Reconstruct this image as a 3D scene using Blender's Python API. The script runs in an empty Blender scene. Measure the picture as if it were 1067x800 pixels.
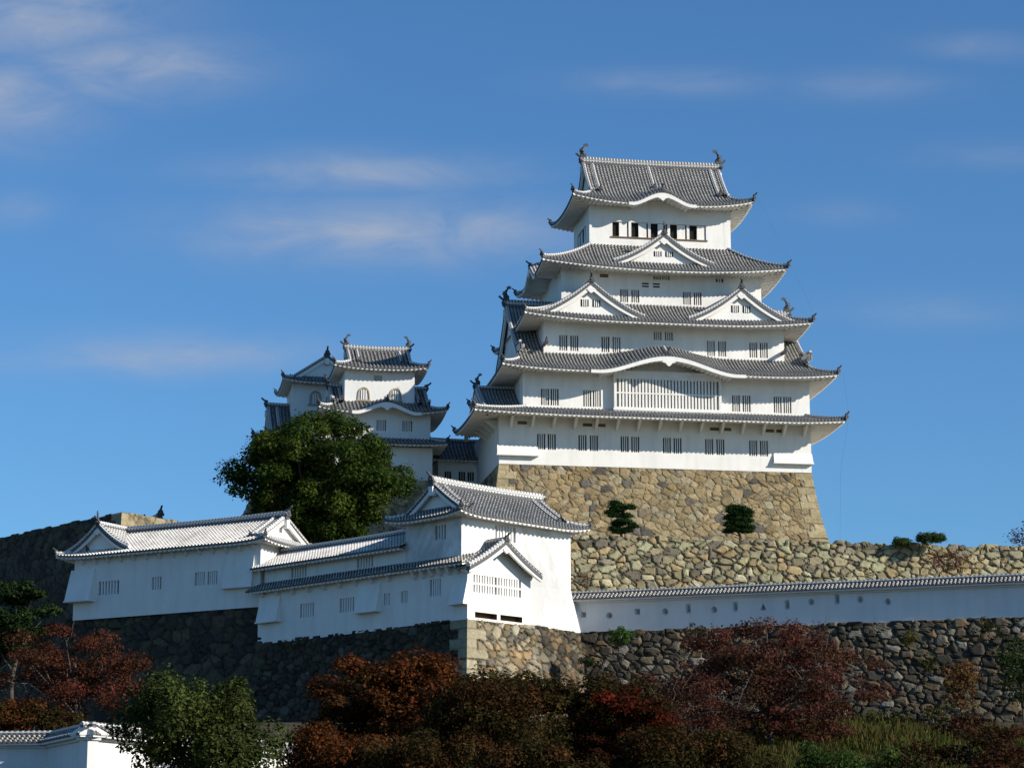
import bpy, math, random
import numpy as np
from mathutils import Vector
R = math.radians
sc = bpy.context.scene
col = sc.collection

# ------------------------------------------------------------------ camera, sky, sun, exposure
CAM_Z, PITCH, FPX = 1.6, 12.0, 2600.0
cam = bpy.data.cameras.new('camera'); cam_o = bpy.data.objects.new('camera', cam); col.objects.link(cam_o)
cam.sensor_fit = 'HORIZONTAL'; cam.sensor_width = 36.0; cam.lens = 36.0*FPX/1067.0
cam.clip_start = 1.0; cam.clip_end = 9000
cam_o.location = (0, 0, CAM_Z); cam_o.rotation_euler = (R(90+PITCH), 0, 0)
sc.camera = cam_o

SUN_PHI, SUN_EL = -24.0, 25.5          # azimuth counter-clockwise from +x, elevation
world = bpy.data.worlds.new('World'); sc.world = world; world.use_nodes = True
WN, WL = world.node_tree.nodes, world.node_tree.links
WN.clear()

def wmath(op, a, b=None, clamp=False):
    n = WN.new('ShaderNodeMath'); n.operation = op; n.use_clamp = clamp
    for i, v in enumerate((a, b)):
        if v is None: continue
        if isinstance(v, (int, float)): n.inputs[i].default_value = v
        else: WL.new(v, n.inputs[i])
    return n.outputs[0]

sky = WN.new('ShaderNodeTexSky'); sky.sky_type = 'NISHITA'; sky.sun_disc = False
sky.sun_elevation = R(SUN_EL); sky.sun_rotation = R(90-SUN_PHI)
sky.altitude = 0; sky.air_density = 1.0; sky.dust_density = 0.2; sky.ozone_density = 5.0
tc = WN.new('ShaderNodeTexCoord'); sep = WN.new('ShaderNodeSeparateXYZ'); WL.new(tc.outputs['Generated'], sep.inputs[0])
yy = wmath('MAXIMUM', sep.outputs[1], 0.05)
cu = wmath('DIVIDE', sep.outputs[0], yy); cw = wmath('DIVIDE', sep.outputs[2], yy)
comb = WN.new('ShaderNodeCombineXYZ'); WL.new(wmath('MULTIPLY', cu, 24.0), comb.inputs[0]); WL.new(wmath('MULTIPLY', cw, 62.0), comb.inputs[1])
nz = WN.new('ShaderNodeTexNoise'); nz.inputs['Scale'].default_value = 1.0; nz.inputs['Detail'].default_value = 9; nz.inputs['Roughness'].default_value = 0.6
nz.inputs['Distortion'].default_value = 0.6
WL.new(comb.outputs[0], nz.inputs['Vector'])
wisp = wmath('MULTIPLY', wmath('SUBTRACT', nz.outputs[0], 0.16), 1.75, True)
# thin cloud banks: azimuth tangent, elevation tangent, half sizes, density
CLOUDS = [(-.200,.374,.050,.020,.85),(-.160,.349,.044,.013,.95),(-.214,.335,.034,.020,.80),(-.063,.303,.056,.0085,.70),
          (-.050,.277,.070,.0130,1.0),(-.143,.225,.060,.0085,.75),(.067,.342,.040,.006,.35),(.150,.341,.034,.007,.28),
          (.199,.358,.026,.006,.30),(.137,.285,.022,.006,.20),(.168,.243,.036,.007,.26),(-.207,.287,.016,.008,.30),(.20,.31,.03,.006,.25)]
dens = None
for (u0, w0, a, b, s) in CLOUDS:
    e1 = wmath('POWER', wmath('MULTIPLY', wmath('SUBTRACT', cu, u0), 1/a), 2.0)
    e2 = wmath('POWER', wmath('MULTIPLY', wmath('SUBTRACT', cw, w0), 1/b), 2.0)
    g = wmath('MULTIPLY', wmath('EXPONENT', wmath('MULTIPLY', wmath('ADD', e1, e2), -1.0)), s)
    dens = g if dens is None else wmath('MAXIMUM', dens, g)
front = wmath('GREATER_THAN', sep.outputs[1], 0.06)
dens = wmath('MULTIPLY', wmath('MULTIPLY', dens, wisp, True), front)
mix = WN.new('ShaderNodeMix'); mix.data_type = 'RGBA'
tint = WN.new('ShaderNodeMix'); tint.data_type = 'RGBA'; tint.blend_type = 'MULTIPLY'; tint.inputs['Factor'].default_value = 1.0
tint.inputs['B'].default_value = (0.66, 0.95, 1.12, 1)
WL.new(sky.outputs[0], tint.inputs['A'])
WL.new(dens, mix.inputs['Factor']); WL.new(tint.outputs['Result'], mix.inputs['A']); mix.inputs['B'].default_value = (3.3, 3.75, 4.7, 1)
bg = WN.new('ShaderNodeBackground'); bg.inputs[1].default_value = 0.093
wo = WN.new('ShaderNodeOutputWorld'); WL.new(mix.outputs['Result'], bg.inputs[0]); WL.new(bg.outputs[0], wo.inputs[0])

sun = bpy.data.lights.new('sun', 'SUN'); sun.energy = 5.0; sun.angle = R(0.5); sun.color = (1.0, 0.93, 0.82)
sun_o = bpy.data.objects.new('sun', sun); col.objects.link(sun_o)
sv = Vector((math.cos(R(SUN_PHI))*math.cos(R(SUN_EL)), math.sin(R(SUN_PHI))*math.cos(R(SUN_EL)), math.sin(R(SUN_EL))))
sun_o.rotation_euler = sv.to_track_quat('Z', 'Y').to_euler(); sun_o.location = (60, 0, 120)
sc.view_settings.view_transform = 'Standard'; sc.view_settings.look = 'None'
sc.view_settings.exposure = 0.34; sc.view_settings.gamma = 1.0; sc.view_settings.use_curve_mapping = False
sc.cycles.max_bounces = 5; sc.cycles.diffuse_bounces = 3; sc.cycles.glossy_bounces = 2; sc.cycles.transmission_bounces = 3

rng = np.random.default_rng(7); random.seed(7)

# ------------------------------------------------------------------ materials
class NT:
    def __init__(s, name):
        s.m = bpy.data.materials.new(name); s.m.use_nodes = True
        s.t = s.m.node_tree; s.N = s.t.nodes; s.L = s.t.links
        s.bsdf = s.N['Principled BSDF']; s.out = s.N['Material Output']
        s.bsdf.inputs['Specular IOR Level'].default_value = 0.25
    def put(s, sock, v):
        if isinstance(v, (int, float)): sock.default_value = v
        elif isinstance(v, tuple): sock.default_value = v if len(v) == 4 else (*v, 1)
        else: s.L.new(v, sock)
    def math(s, op, a, b=0.0, c=None, clamp=False):
        n = s.N.new('ShaderNodeMath'); n.operation = op; n.use_clamp = clamp
        s.put(n.inputs[0], a); s.put(n.inputs[1], b)
        if c is not None: s.put(n.inputs[2], c)
        return n.outputs[0]
    def mix(s, f, a, b, mode='MIX'):
        n = s.N.new('ShaderNodeMix'); n.data_type = 'RGBA'; n.blend_type = mode
        s.put(n.inputs['Factor'], f); s.put(n.inputs['A'], a); s.put(n.inputs['B'], b); return n.outputs['Result']
    def noise(s, scale, detail=4, rough=.55, vec=None, dist=0):
        n = s.N.new('ShaderNodeTexNoise'); n.inputs['Scale'].default_value = scale; n.inputs['Detail'].default_value = detail
        n.inputs['Roughness'].default_value = rough; n.inputs['Distortion'].default_value = dist
        s.L.new(vec if vec is not None else s.obj(), n.inputs['Vector']); return n.outputs[0]
    def obj(s):
        n = s.N.new('ShaderNodeTexCoord'); return n.outputs['Object']
    def scaled(s, sx, sy, sz):
        n = s.N.new('ShaderNodeMapping'); n.inputs['Scale'].default_value = (sx, sy, sz); s.L.new(s.obj(), n.inputs[0]); return n.outputs[0]
    def ramp(s, f, lo, hi):
        n = s.N.new('ShaderNodeMapRange'); n.inputs['From Min'].default_value = lo; n.inputs['From Max'].default_value = hi
        s.put(n.inputs['Value'], f); return n.outputs[0]
    def uv(s):
        n = s.N.new('ShaderNodeUVMap'); sp = s.N.new('ShaderNodeSeparateXYZ'); s.L.new(n.outputs[0], sp.inputs[0]); return sp.outputs[0], sp.outputs[1]
    def bump(s, h, strength, dist=.05):
        n = s.N.new('ShaderNodeBump'); n.inputs['Strength'].default_value = strength; n.inputs['Distance'].default_value = dist
        s.put(n.inputs['Height'], h); s.L.new(n.outputs[0], s.bsdf.inputs['Normal'])
    def base(s, c, rough=.8):
        s.put(s.bsdf.inputs['Base Color'], c); s.put(s.bsdf.inputs['Roughness'], rough); return s.m

def plaster_mat(name, colr=(.82, .80, .755), streak=.22, mould=0.0):
    t = NT(name)
    n1 = t.ramp(t.noise(.55, 5), .35, .75)
    n2 = t.ramp(t.noise(1.0, 5, .6, t.scaled(1.15, 1.15, .16)), .45, .8)
    c = t.mix(t.math('MULTIPLY', n1, streak), colr, tuple(x*.62 for x in colr))
    c = t.mix(t.math('MULTIPLY', n2, streak*1.2), c, (.40, .39, .36))
    if mould:
        n3 = t.ramp(t.noise(.22, 8, .70, t.scaled(1, 1, .7), .6), .45, .62)
        c = t.mix(t.math('MULTIPLY', n3, mould), c, (.22, .22, .21))
    t.bump(t.noise(3.0, 5), .25, .03)
    return t.base(c, .9)

def tile_mat(name, white, gap=(.030, .031, .034), rib=(.115, .117, .122)):
    """curved roof tiles: u counts ribs, v counts courses; lime plaster in the joints"""
    t = NT(name)
    u, v = t.uv()
    fu = t.math('FRACT', u); fv = t.math('FRACT', v)
    isrib = t.math('GREATER_THAN', fu, .47)
    n = t.noise(1.7, 4); nf = t.noise(9.0, 3)
    lime = (.72, .69, .63)
    # joint band on ribs with an uneven edge, thin line in the pans
    wj = t.math('ADD', t.math('MULTIPLY', t.math('SUBTRACT', nf, .5), .8), white)
    jr = t.math('LESS_THAN', fv, wj)
    jp = t.math('LESS_THAN', fv, t.math('MULTIPLY', wj, .55))
    ribc = t.mix(t.ramp(n, .3, .7), rib, tuple(x*1.55 for x in rib))
    panc = t.mix(t.ramp(n, .3, .7), gap, tuple(x*1.9 for x in gap))
    c_r = t.mix(jr, ribc, lime); c_p = t.mix(jp, panc, tuple(x*.8 for x in lime))
    c = t.mix(isrib, c_p, c_r)
    # the flank line of plaster where rib meets pan
    fl = t.math('LESS_THAN', t.math('ABSOLUTE', t.math('SUBTRACT', fu, .49)), .035)
    c = t.mix(t.math('MULTIPLY', fl, min(1, white*1.4)), c, lime)
    # eave end discs (v below zero)
    edge = t.math('LESS_THAN', v, -.2)
    ce = t.mix(isrib, (.045, .046, .05), (.15, .15, .15))
    c = t.mix(edge, c, ce)
    # grime
    c = t.mix(t.math('MULTIPLY', t.ramp(t.noise(.45, 7, .7), .42, .72), .5), c, (.07, .07, .068))
    t.bsdf.inputs['Specular IOR Level'].default_value = .12
    return t.base(c, .75)

def ridge_mat(name, white=.45):
    t = NT(name)
    u, v = t.uv()
    fu = t.math('FRACT', t.math('MULTIPLY', u, 3.0))
    row = t.math('LESS_THAN', t.math('ABSOLUTE', t.math('SUBTRACT', v, .22)), .07)
    spot = t.math('LESS_THAN', fu, white)
    nf = t.noise(6.0, 3)
    dark = t.mix(nf, (.04, .041, .045), (.16, .16, .165))
    f = t.math('MAXIMUM', row, t.math('MULTIPLY', spot, t.math('GREATER_THAN', v, .05)))
    c = t.mix(f, dark, t.mix(nf, (.72, .71, .68), (.45, .44, .42)))
    return t.base(c, .7)

def flat_mat(name, c, rough=.8, var=.25, scale=2.0):
    t = NT(name); n = t.ramp(t.noise(scale, 5), .3, .7)
    return t.base(t.mix(t.math('MULTIPLY', n, var), c, tuple(x*.45 for x in c)), rough)

def stone_mat(name, moss=(.10, .11, .045), mossf=.25):
    t = NT(name)
    a = t.N.new('ShaderNodeAttribute'); a.attribute_name = 'Col'
    n = t.noise(2.6, 6, .65); n2 = t.noise(9.0, 5, .6)
    c = t.mix(t.ramp(n, .35, .7), a.outputs['Color'], t.mix(1.0, a.outputs['Color'], (.62, .58, .52), 'MULTIPLY'))
    c = t.mix(t.math('MULTIPLY', t.ramp(n2, .55, .85), .22), c, (.42, .38, .30))
    c = t.mix(t.math('MULTIPLY', t.ramp(t.noise(.45, 6, .7), .52, .75), mossf), c, moss)
    t.bump(t.math('ADD', t.noise(3.5, 6, .65), t.math('MULTIPLY', n2, .5)), .7, .12)
    return t.base(c, .92)

def leaf_mat(name, trans=.35):
    t = NT(name)
    a = t.N.new('ShaderNodeAttribute'); a.attribute_name = 'Col'
    d = t.N.new('ShaderNodeBsdfDiffuse'); tr = t.N.new('ShaderNodeBsdfTranslucent'); m = t.N.new('ShaderNodeMixShader')
    t.L.new(a.outputs['Color'], d.inputs[0]); t.L.new(a.outputs['Color'], tr.inputs[0]); m.inputs[0].default_value = trans
    t.L.new(d.outputs[0], m.inputs[1]); t.L.new(tr.outputs[0], m.inputs[2])
    t.N.remove(t.bsdf); t.L.new(m.outputs[0], t.out.inputs[0]); return t.m

def bark_mat(name, c):
    t = NT(name); n = t.noise(1.0, 6, .6, t.scaled(6, 6, 1.4))
    t.bump(n, .6, .05)
    return t.base(t.mix(t.ramp(n, .3, .7), tuple(x*.45 for x in c), c), .9)

def ground_mat(name, a, b, scale=.25):
    t = NT(name); n = t.ramp(t.noise(scale, 8, .65), .35, .65); n2 = t.noise(scale*14, 5)
    t.bump(n2, .5, .2)
    return t.base(t.mix(t.math('MULTIPLY', n2, .5), t.mix(n, a, b), (.05, .045, .03)), .95)

M = {}
M['plaster'] = plaster_mat('white_plaster')
M['plaster_far'] = plaster_mat('white_plaster_weathered', (.76, .75, .72), .16)
M['plaster_mould'] = plaster_mat('white_plaster_mouldy', (.80, .79, .765), .14, .5)
M['plaster_wall'] = plaster_mat('white_plaster_parapet', (.74, .73, .71), .22)
M['tile'] = tile_mat('grey_roof_tile', .29, (.017, .0165, .0155), (.078, .075, .070))
M['tile_dark'] = tile_mat('dark_roof_tile', .20, (.018, .0175, .017), (.070, .067, .062))
M['tile_white'] = tile_mat('limed_roof_tile', .62, (.07, .07, .072), (.20, .20, .205))
M['tile_mid'] = tile_mat('half_limed_roof_tile', .20, (.022, .022, .022), (.078, .077, .077))
M['ridge'] = ridge_mat('ridge_tile', .42)
M['ridge_white'] = ridge_mat('limed_ridge_tile', .62)
M['ridge_dark'] = ridge_mat('dark_ridge_tile', .18)
M['ornament'] = flat_mat('dark_ornament_tile', (.085, .085, .088), .6, .5)
M['dark'] = flat_mat('dark_opening', (.012, .011, .010), .9)
M['shutter'] = flat_mat('closed_shutter', (.42, .41, .40), .9, .3)
M['brownvent'] = flat_mat('brown_vent', (.20, .15, .085), .9, .4)
M['wood'] = flat_mat('brown_timber', (.20, .12, .06), .7, .4)
M['frame'] = flat_mat('pale_timber', (.42, .34, .23), .7, .3)
M['stone'] = stone_mat('masonry')
M['stone_moss'] = stone_mat('masonry_mossy', (.075, .085, .04), .4)
M['leaf'] = leaf_mat('leaves', .3)
M['needle'] = leaf_mat('needles', .12)
M['bark'] = bark_mat('bark', (.09, .07, .05))
M['bark_pale'] = bark_mat('pale_bark', (.15, .125, .10))
M['ground'] = ground_mat('slope_soil', (.035, .033, .014), (.055, .044, .02))
M['terrace'] = ground_mat('terrace_gravel', (.30, .27, .21), (.20, .19, .12))
M['cable'] = flat_mat('dark_cable', (.12, .12, .12), .6, .2)

# ------------------------------------------------------------------ mesh helpers
class MB:
    def __init__(s): s.v = []; s.f = []; s.uv = []; s.mi = []; s.n = 0; s.smooth = []
    def poly(s, pts, mi=0, uvs=None, smooth=False):
        i = s.n; s.v.extend([tuple(p) for p in pts]); s.n += len(pts)
        s.f.append(tuple(range(i, i+len(pts)))); s.mi.append(mi); s.smooth.append(smooth)
        s.uv.extend(uvs if uvs is not None else [(0, 0)]*len(pts))
    def grid(s, P, UV=None, mi=0, smooth=False):
        nu, nv = P.shape[:2]; i = s.n
        s.v.extend(map(tuple, P.reshape(-1, 3).tolist())); s.n += nu*nv
        U = UV.tolist() if UV is not None else None
        for a in range(nu-1):
            for b in range(nv-1):
                s.f.append((i+a*nv+b, i+(a+1)*nv+b, i+(a+1)*nv+b+1, i+a*nv+b+1)); s.mi.append(mi); s.smooth.append(smooth)
                if U: s.uv.extend((U[a][b], U[a+1][b], U[a+1][b+1], U[a][b+1]))
                else: s.uv.extend(((0, 0),)*4)
    def box(s, x0, x1, y0, y1, z0, z1, mi=0):
        p = [(x0,y0,z0),(x1,y0,z0),(x1,y1,z0),(x0,y1,z0),(x0,y0,z1),(x1,y0,z1),(x1,y1,z1),(x0,y1,z1)]
        for q in ((3,2,1,0),(4,5,6,7),(0,1,5,4),(1,2,6,5),(2,3,7,6),(3,0,4,7)): s.poly([p[k] for k in q], mi)
    def hexa(s, p, mi=0):
        for q in ((3,2,1,0),(4,5,6,7),(0,1,5,4),(1,2,6,5),(2,3,7,6),(3,0,4,7)): s.poly([p[k] for k in q], mi)
    def tube(s, pts, rad, n=7, mi=0, cap=True):
        pts = np.array(pts, float); m = len(pts)
        rad = np.broadcast_to(np.array(rad, float), (m,))
        tg = np.gradient(pts, axis=0); tg /= np.linalg.norm(tg, axis=1)[:, None]+1e-9
        ref = np.array([0.31, .17, .93]) if abs(tg[0][2]) < .8 else np.array([.93, .31, .17])
        P = np.zeros((n+1, m, 3))
        for k in range(m):
            a = np.cross(tg[k], ref); a /= np.linalg.norm(a)+1e-9; b = np.cross(tg[k], a)
            for j in range(n+1):
                th = 2*math.pi*j/n; P[j, k] = pts[k]+rad[k]*(math.cos(th)*a+math.sin(th)*b)
        s.grid(P, None, mi, True)
        if cap:
            s.poly(P[:-1, 0], mi); s.poly(P[:-1, -1][::-1], mi)
    def sweep(s, pts, prof, mi=0, scale=1.0):
        """upright profile [(offset, height)...] swept along pts; uv = (length, height)"""
        pts = np.array(pts, float); m = len(pts)
        tg = np.gradient(pts, axis=0); h = tg.copy(); h[:, 2] = 0; h /= np.linalg.norm(h, axis=1)[:, None]+1e-9
        sd = np.stack([h[:, 1], -h[:, 0], np.zeros(m)], 1)
        ln = np.concatenate([[0], np.cumsum(np.linalg.norm(np.diff(pts, axis=0), axis=1))])
        pr = list(prof); P = np.zeros((len(pr), m, 3)); U = np.zeros((len(pr), m, 2))
        for j, (o, z) in enumerate(pr):
            P[j] = pts+sd*o*scale; P[j, :, 2] += z*scale; U[j, :, 0] = ln; U[j, :, 1] = z
        s.grid(P[::-1], U[::-1], mi)
        s.poly(P[:, 0], mi, [tuple(x) for x in U[:, 0]]); s.poly(P[::-1, -1], mi, [tuple(x) for x in U[::-1, -1]])
    def mesh(s, name, mats):
        me = bpy.data.meshes.new(name); me.from_pydata(s.v, [], s.f)
        for m in (mats if isinstance(mats, (list, tuple)) else [mats]): me.materials.append(m)
        me.polygons.foreach_set('material_index', np.array(s.mi, np.int32))
        me.polygons.foreach_set('use_smooth', np.array(s.smooth, bool))
        l = me.uv_layers.new(name='UVMap'); l.data.foreach_set('uv', np.array(s.uv, np.float32).ravel())
        me.update(); return me
    def build(s, name, mats, parent=None):
        return link(name, s.mesh(name, mats), parent)

def link(name, data, parent=None, loc=None, rz=0, scale=None):
    o = bpy.data.objects.new(name, data); col.objects.link(o); o.parent = parent
    if loc is not None: o.location = loc
    if rz: o.rotation_euler = (0, 0, rz)
    if scale is not None: o.scale = (scale,)*3 if isinstance(scale, (int, float)) else scale
    return o

def tag(o, label=None, cat=None, group=None, kind=None):
    if label: o['label'] = label
    if cat: o['category'] = cat
    if group: o['group'] = group
    if kind: o['kind'] = kind
    return o

def thing(name, loc, deg, label, cat, group=None):
    o = bpy.data.objects.new(name, None); col.objects.link(o); o.empty_display_size = .5
    o.location = loc; o.rotation_euler = (0, 0, R(deg)); return tag(o, label, cat, group)

class Side:
    """one side of a rectangle seen from outside: s runs left to right, d runs inward"""
    def __init__(s, k, x0, x1, y0, y1):
        s.k = k; s.r = (x0, x1, y0, y1); s.W = (x1-x0) if k in 'FB' else (y1-y0)
    def xy(s, a, d):
        x0, x1, y0, y1 = s.r
        a = np.asarray(a, float); d = np.asarray(d, float)
        if s.k == 'F': return x0+a, y0+d
        if s.k == 'B': return x1-a, y1-d
        if s.k == 'L': return x0+d, y1-a
        return x1-d, y0+a
    def p(s, a, d, z):
        x, y = s.xy(a, d); return (float(x), float(y), float(z))
    def P(s, a, d, z):
        x, y = s.xy(a, d); x, y, z = np.broadcast_arrays(x, y, z); return np.stack([x, y, z], -1)
    def s_of(s, c):                       # absolute x (or y) -> s
        x0, x1, y0, y1 = s.r
        return {'F': c-x0, 'B': x1-c, 'L': y1-c, 'R': c-y0}[s.k]

RIDGE_PROF = [(-.20, -.25), (-.20, .16), (-.25, .17), (-.25, .24), (-.13, .26), (-.11, .36), (0, .41), (.11, .36), (.13, .26), (.25, .24), (.25, .17), (.20, .16), (.20, -.25)]
RIBF = [(0, 0), (.46, 0), (.50, .55), (.58, .88), (.73, 1), (.88, .88), (.96, .55)]

def end_tile_mesh():
    m = MB()
    # shield-shaped demon tile, 0.6 m high, with a horn bar leaning out (faces -y)
    out = [(-.28, 0), (-.36, .12), (-.24, .30), (-.20, .48), (0, .60), (.20, .48), (.24, .30), (.36, .12), (.28, 0)]
    f = [(x, -.10, z) for x, z in out]; b = [(x, .10, z) for x, z in out]
    m.poly(f); m.poly(b[::-1])
    for i in range(len(out)):
        j = (i+1) % len(out); m.poly([f[j], f[i], b[i], b[j]])
    m.tube([(0, .25, .48), (0, -.15, .60), (0, -.42, .84)], [.11, .10, .09], 7)
    m.tube([(0, -.09, .26), (0, -.18, .27)], [.15, .10], 8)
    return m.mesh('ridge_end_tile', M['ornament'])
END_TILE = end_tile_mesh()

def shachi_mesh():
    m = MB()
    # carp ornament standing on its head, tail curling up and back toward +x; 1.8 m high
    pts = [(.30, 0, .10), (.10, 0, .18), (-.10, 0, .34), (-.16, 0, .62), (-.06, 0, .95), (.10, 0, 1.22), (.30, 0, 1.42)]
    m.tube(pts, [.24, .34, .36, .30, .21, .14, .08], 9)
    def fin(poly, y=.05):
        a = [(x, -y, z) for x, z in poly]; b = [(x, y, z) for x, z in poly]
        m.poly(a); m.poly(b[::-1])
        for i in range(len(a)):
            j = (i+1) % len(a); m.poly([a[j], a[i], b[i], b[j]])
    fin([(.18, 1.30), (.34, 1.34), (.72, 1.36), (.60, 1.52), (.78, 1.66), (.46, 1.66), (.36, 1.86), (.22, 1.60), (-.02, 1.62), (.10, 1.44)])
    fin([(-.30, .40), (-.62, .62), (-.42, .70), (-.52, .98), (-.26, .92), (-.14, 1.16), (-.02, 1.0), (-.10, .6)])
    for sgn in (-1, 1):
        a = [(.02, sgn*.28, .30), (-.16, sgn*.62, .52), (-.18, sgn*.30, .62)]
        b = [(x+.07, y, z+.03) for x, y, z in a]
        m.poly(a); m.poly(b[::-1])
        for i in range(3):
            j = (i+1) % 3; m.poly([a[j], a[i], b[i], b[j]])
        m.tube([(.34, sgn*.14, .22), (.36, sgn*.22, .26)], [.07, .05], 6)
    m.box(-.34, .36, -.24, .24, -.25, .12)
    return m.mesh('fish_ornament', M['ornament'])
SHACHI = shachi_mesh()

def bell(u):
    u = np.clip(np.abs(u), 0, 1); c = .5*(1+np.cos(np.pi*u)); return c**.9

class Roof:
    """skirt or hip-and-gable roof with curved tile ribs, white eaves and plastered soffit.
    rect = eave outline; D = hip depth of each side; axis 'x'/'y' = ridge direction (None: skirt);
    rise(t) height over eave at t = d / hip depth."""
    def __init__(s, parent, rect, ze, D, rise, over, axis=None, tmax=1.0, gable_in=.45, up=.6, upk=2.4, kara={}, tile='tile', ridge='ridge',
                 plaster='plaster', sp=.36, rr=.125, course=.34, sides='FBLR', fh=.20, th=.17, soffit_rise=.14, ridge_h=1.6, fish=True, fish_scale=1.0, end_scale=1.0,
                 ridge_scale=1.0, verge=True, tip=1.0, label=None, gables='both', hips=True):
        s.rect, s.ze, s.D, s.rise, s.over, s.axis, s.tmax = rect, ze, D, rise, over, axis, tmax
        s.up, s.upk, s.kara = up, upk, kara
        x0, x1, y0, y1 = rect
        s.S = {k: Side(k, *rect) for k in 'FBLR'}
        s.prev = {'F': 'L', 'R': 'F', 'B': 'R', 'L': 'B'}; s.nxt = {'F': 'R', 'R': 'B', 'B': 'L', 'L': 'F'}
        tm = MB(); em = MB()
        long = {'x': 'FB', 'y': 'LR', None: ''}[axis]
        s.long = long
        for k in sides:
            S = s.S[k]; Da, Db, Dh = D[s.prev[k]], D[s.nxt[k]], D[k]
            W = S.W; full = Dh*tmax if k in long else Dh
            zones = [(0, Da, 'a'), (Da, W-Db, 'm'), (W-Db, W, 'b')]
            for (a, b, zn) in zones:
                if b-a < .02: continue
                n0, n1 = int(math.floor(a/sp)), int(math.ceil(b/sp))
                cs = [(a, 0.0)] if True else []
                for r in range(n0, n1+1):
                    for fu, hh in RIBF:
                        c = (r+fu)*sp
                        if a < c < b: cs.append((c, hh))
                cs.append((b, 0.0))
                ss = np.array([c for c, _ in cs]); hh = np.array([h for _, h in cs])*rr
                if zn == 'a': dm = Dh*ss/Da
                elif zn == 'b': dm = Dh*(W-ss)/Db
                else: dm = np.full(len(ss), full+(gable_in+.25 if (axis and k not in long) else 0))
                nd = max(4, int(math.ceil(max(dm)/.55))+1)
                tt = np.linspace(0, 1, nd)
                dd = dm[:, None]*tt[None, :]
                zz = s.h(k, ss[:, None]+0*dd, dd)
                lift = hh[:, None]*np.ones_like(dd)
                P = S.P(ss[:, None]+0*dd, dd, zz+lift)
                ln = np.concatenate([np.zeros((len(ss), 1)), np.cumsum(np.linalg.norm(np.diff(P, axis=1), axis=2), axis=1)], 1)
                UV = np.stack([np.repeat((ss/sp)[:, None], nd, 1), ln/course], -1)
                tm.grid(P, UV, 0)
                # eave end face of the tiles
                z0 = zz[:, 0]
                E = np.stack([S.P(ss, 0*ss, z0-th), S.P(ss, 0*ss, z0+hh)], 1)
                UE = np.stack([np.stack([ss/sp, 0*ss-.6], -1)]*2, 1)
                tm.grid(E, UE, 0)
            # fascia + soffit
            oa, ob, o = over[s.prev[k]], over[s.nxt[k]], over[k]
            step = .24
            cs = [0.0]; r = 0; sqr = [1.0]
            q = 0.0
            while q < W:
                for off, hgt in ((0, 1), (.48, 1), (.5, 0), (.98, 0)):
                    c = q+off*step*2
                    if 0 < c < W: cs.append(c); sqr.append(hgt)
                q += step*2
            cs.append(W); sqr.append(1.0)
            ss = np.array(cs); sq = np.array(sqr)
            z0 = s.h(k, ss, 0*ss)-th
            ins = .07
            wcorner = np.minimum(1, np.minimum(ss, W-ss)/max(ins, .01))
            d0 = ins*wcorner
            em.grid(np.stack([S.P(ss, d0, z0-fh+.10*(1-sq)), S.P(ss, d0, z0+.02)], 1), None, 0)
            dm = np.minimum(o+.05, np.minimum(o*ss/oa, o*(W-ss)/ob)); dm = np.maximum(dm, d0)
            tt = np.linspace(0, 1, 5); dd = d0[:, None]+(dm-d0)[:, None]*tt[None, :]
            kz = s.karaz(k, ss); flat = np.where(kz > ze+.02, 1.0, 0.0)
            zs = s.upl(k, ss[:, None]+0*dd, dd)+np.maximum(ze, kz)[:, None]-th-fh+soffit_rise*dd*(1-flat[:, None])
            zs = zs+(.10*(1-sq)*np.ones_like(ss))[:, None]
            em.grid(S.P(ss[:, None]+0*dd, dd, zs)[:, ::-1], None, 0)
        s.ob = tm.build('roof', M[tile], parent)
        if label: s.ob['label'] = label
        s.eave = em.build('eave', M[plaster], s.ob)
        # hip ridges
        for k in (sides if hips else ''):
            pk = s.prev[k]
            if pk not in sides: continue
            Da, Dh = D[pk], D[k]
            tt = np.linspace(-.02, 1.0, 10)
            a = tt*Da; d = tt*Dh
            z = s.h(k, np.maximum(a, 0), np.maximum(d, 0))+.03
            z[0] += .05
            P = s.S[k].P(a, d, z)
            hm = MB(); hm.sweep(P, RIDGE_PROF, 0, .72*ridge_scale)
            hm.build('hip_ridge', M[ridge], s.ob)
            v = P[0]-P[2]; ang = math.atan2(v[1], v[0])+math.pi/2
            link('ridge_end_tile', END_TILE, s.ob, P[0]+np.array([0, 0, .02]), ang, .78*end_scale*tip)
        if axis:
            s.gable(parent, axis, gable_in, ridge, plaster, ridge_h, fish, fish_scale, end_scale, ridge_scale, verge, th, gables)
        for k, lst in kara.items():
            for (c, hw, B) in lst: s.karaboard(k, c, hw, B, th, fh, plaster, over[k], end_scale)
    def karaz(s, k, a):
        z = np.full(np.shape(a), s.ze-9.0)
        for (c, hw, B) in s.kara.get(k, []):
            u = (np.asarray(a)-s.S[k].s_of(c))/hw
            z = np.where(np.abs(u) < 1, np.maximum(z, s.ze+B*bell(u)), z)
        return z
    def upl(s, k, a, d):
        Da, Db, Dh, W = s.D[s.prev[k]], s.D[s.nxt[k]], s.D[k], s.S[k].W
        t = np.clip(d/Dh, 0, 1)
        wa = np.clip(1-a/Da/s.upk, 0, 1); wb = np.clip(1-(W-a)/Db/s.upk, 0, 1)
        return s.up*(wa**2.2+wb**2.2)*(1-t)
    def h(s, k, a, d):
        t = d/s.D[k]
        z = s.ze+s.rise(np.minimum(t, s.tmax))+s.upl(k, a, d)
        if k in s.kara:
            kz = np.maximum(s.karaz(k, a)-s.ze, 0); Lf = .35+.66*s.kara[k][0][1]
            z = z+kz*(1+.06*t)*np.clip((Lf-d)/(.45*Lf), 0, 1)
        return z
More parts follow.
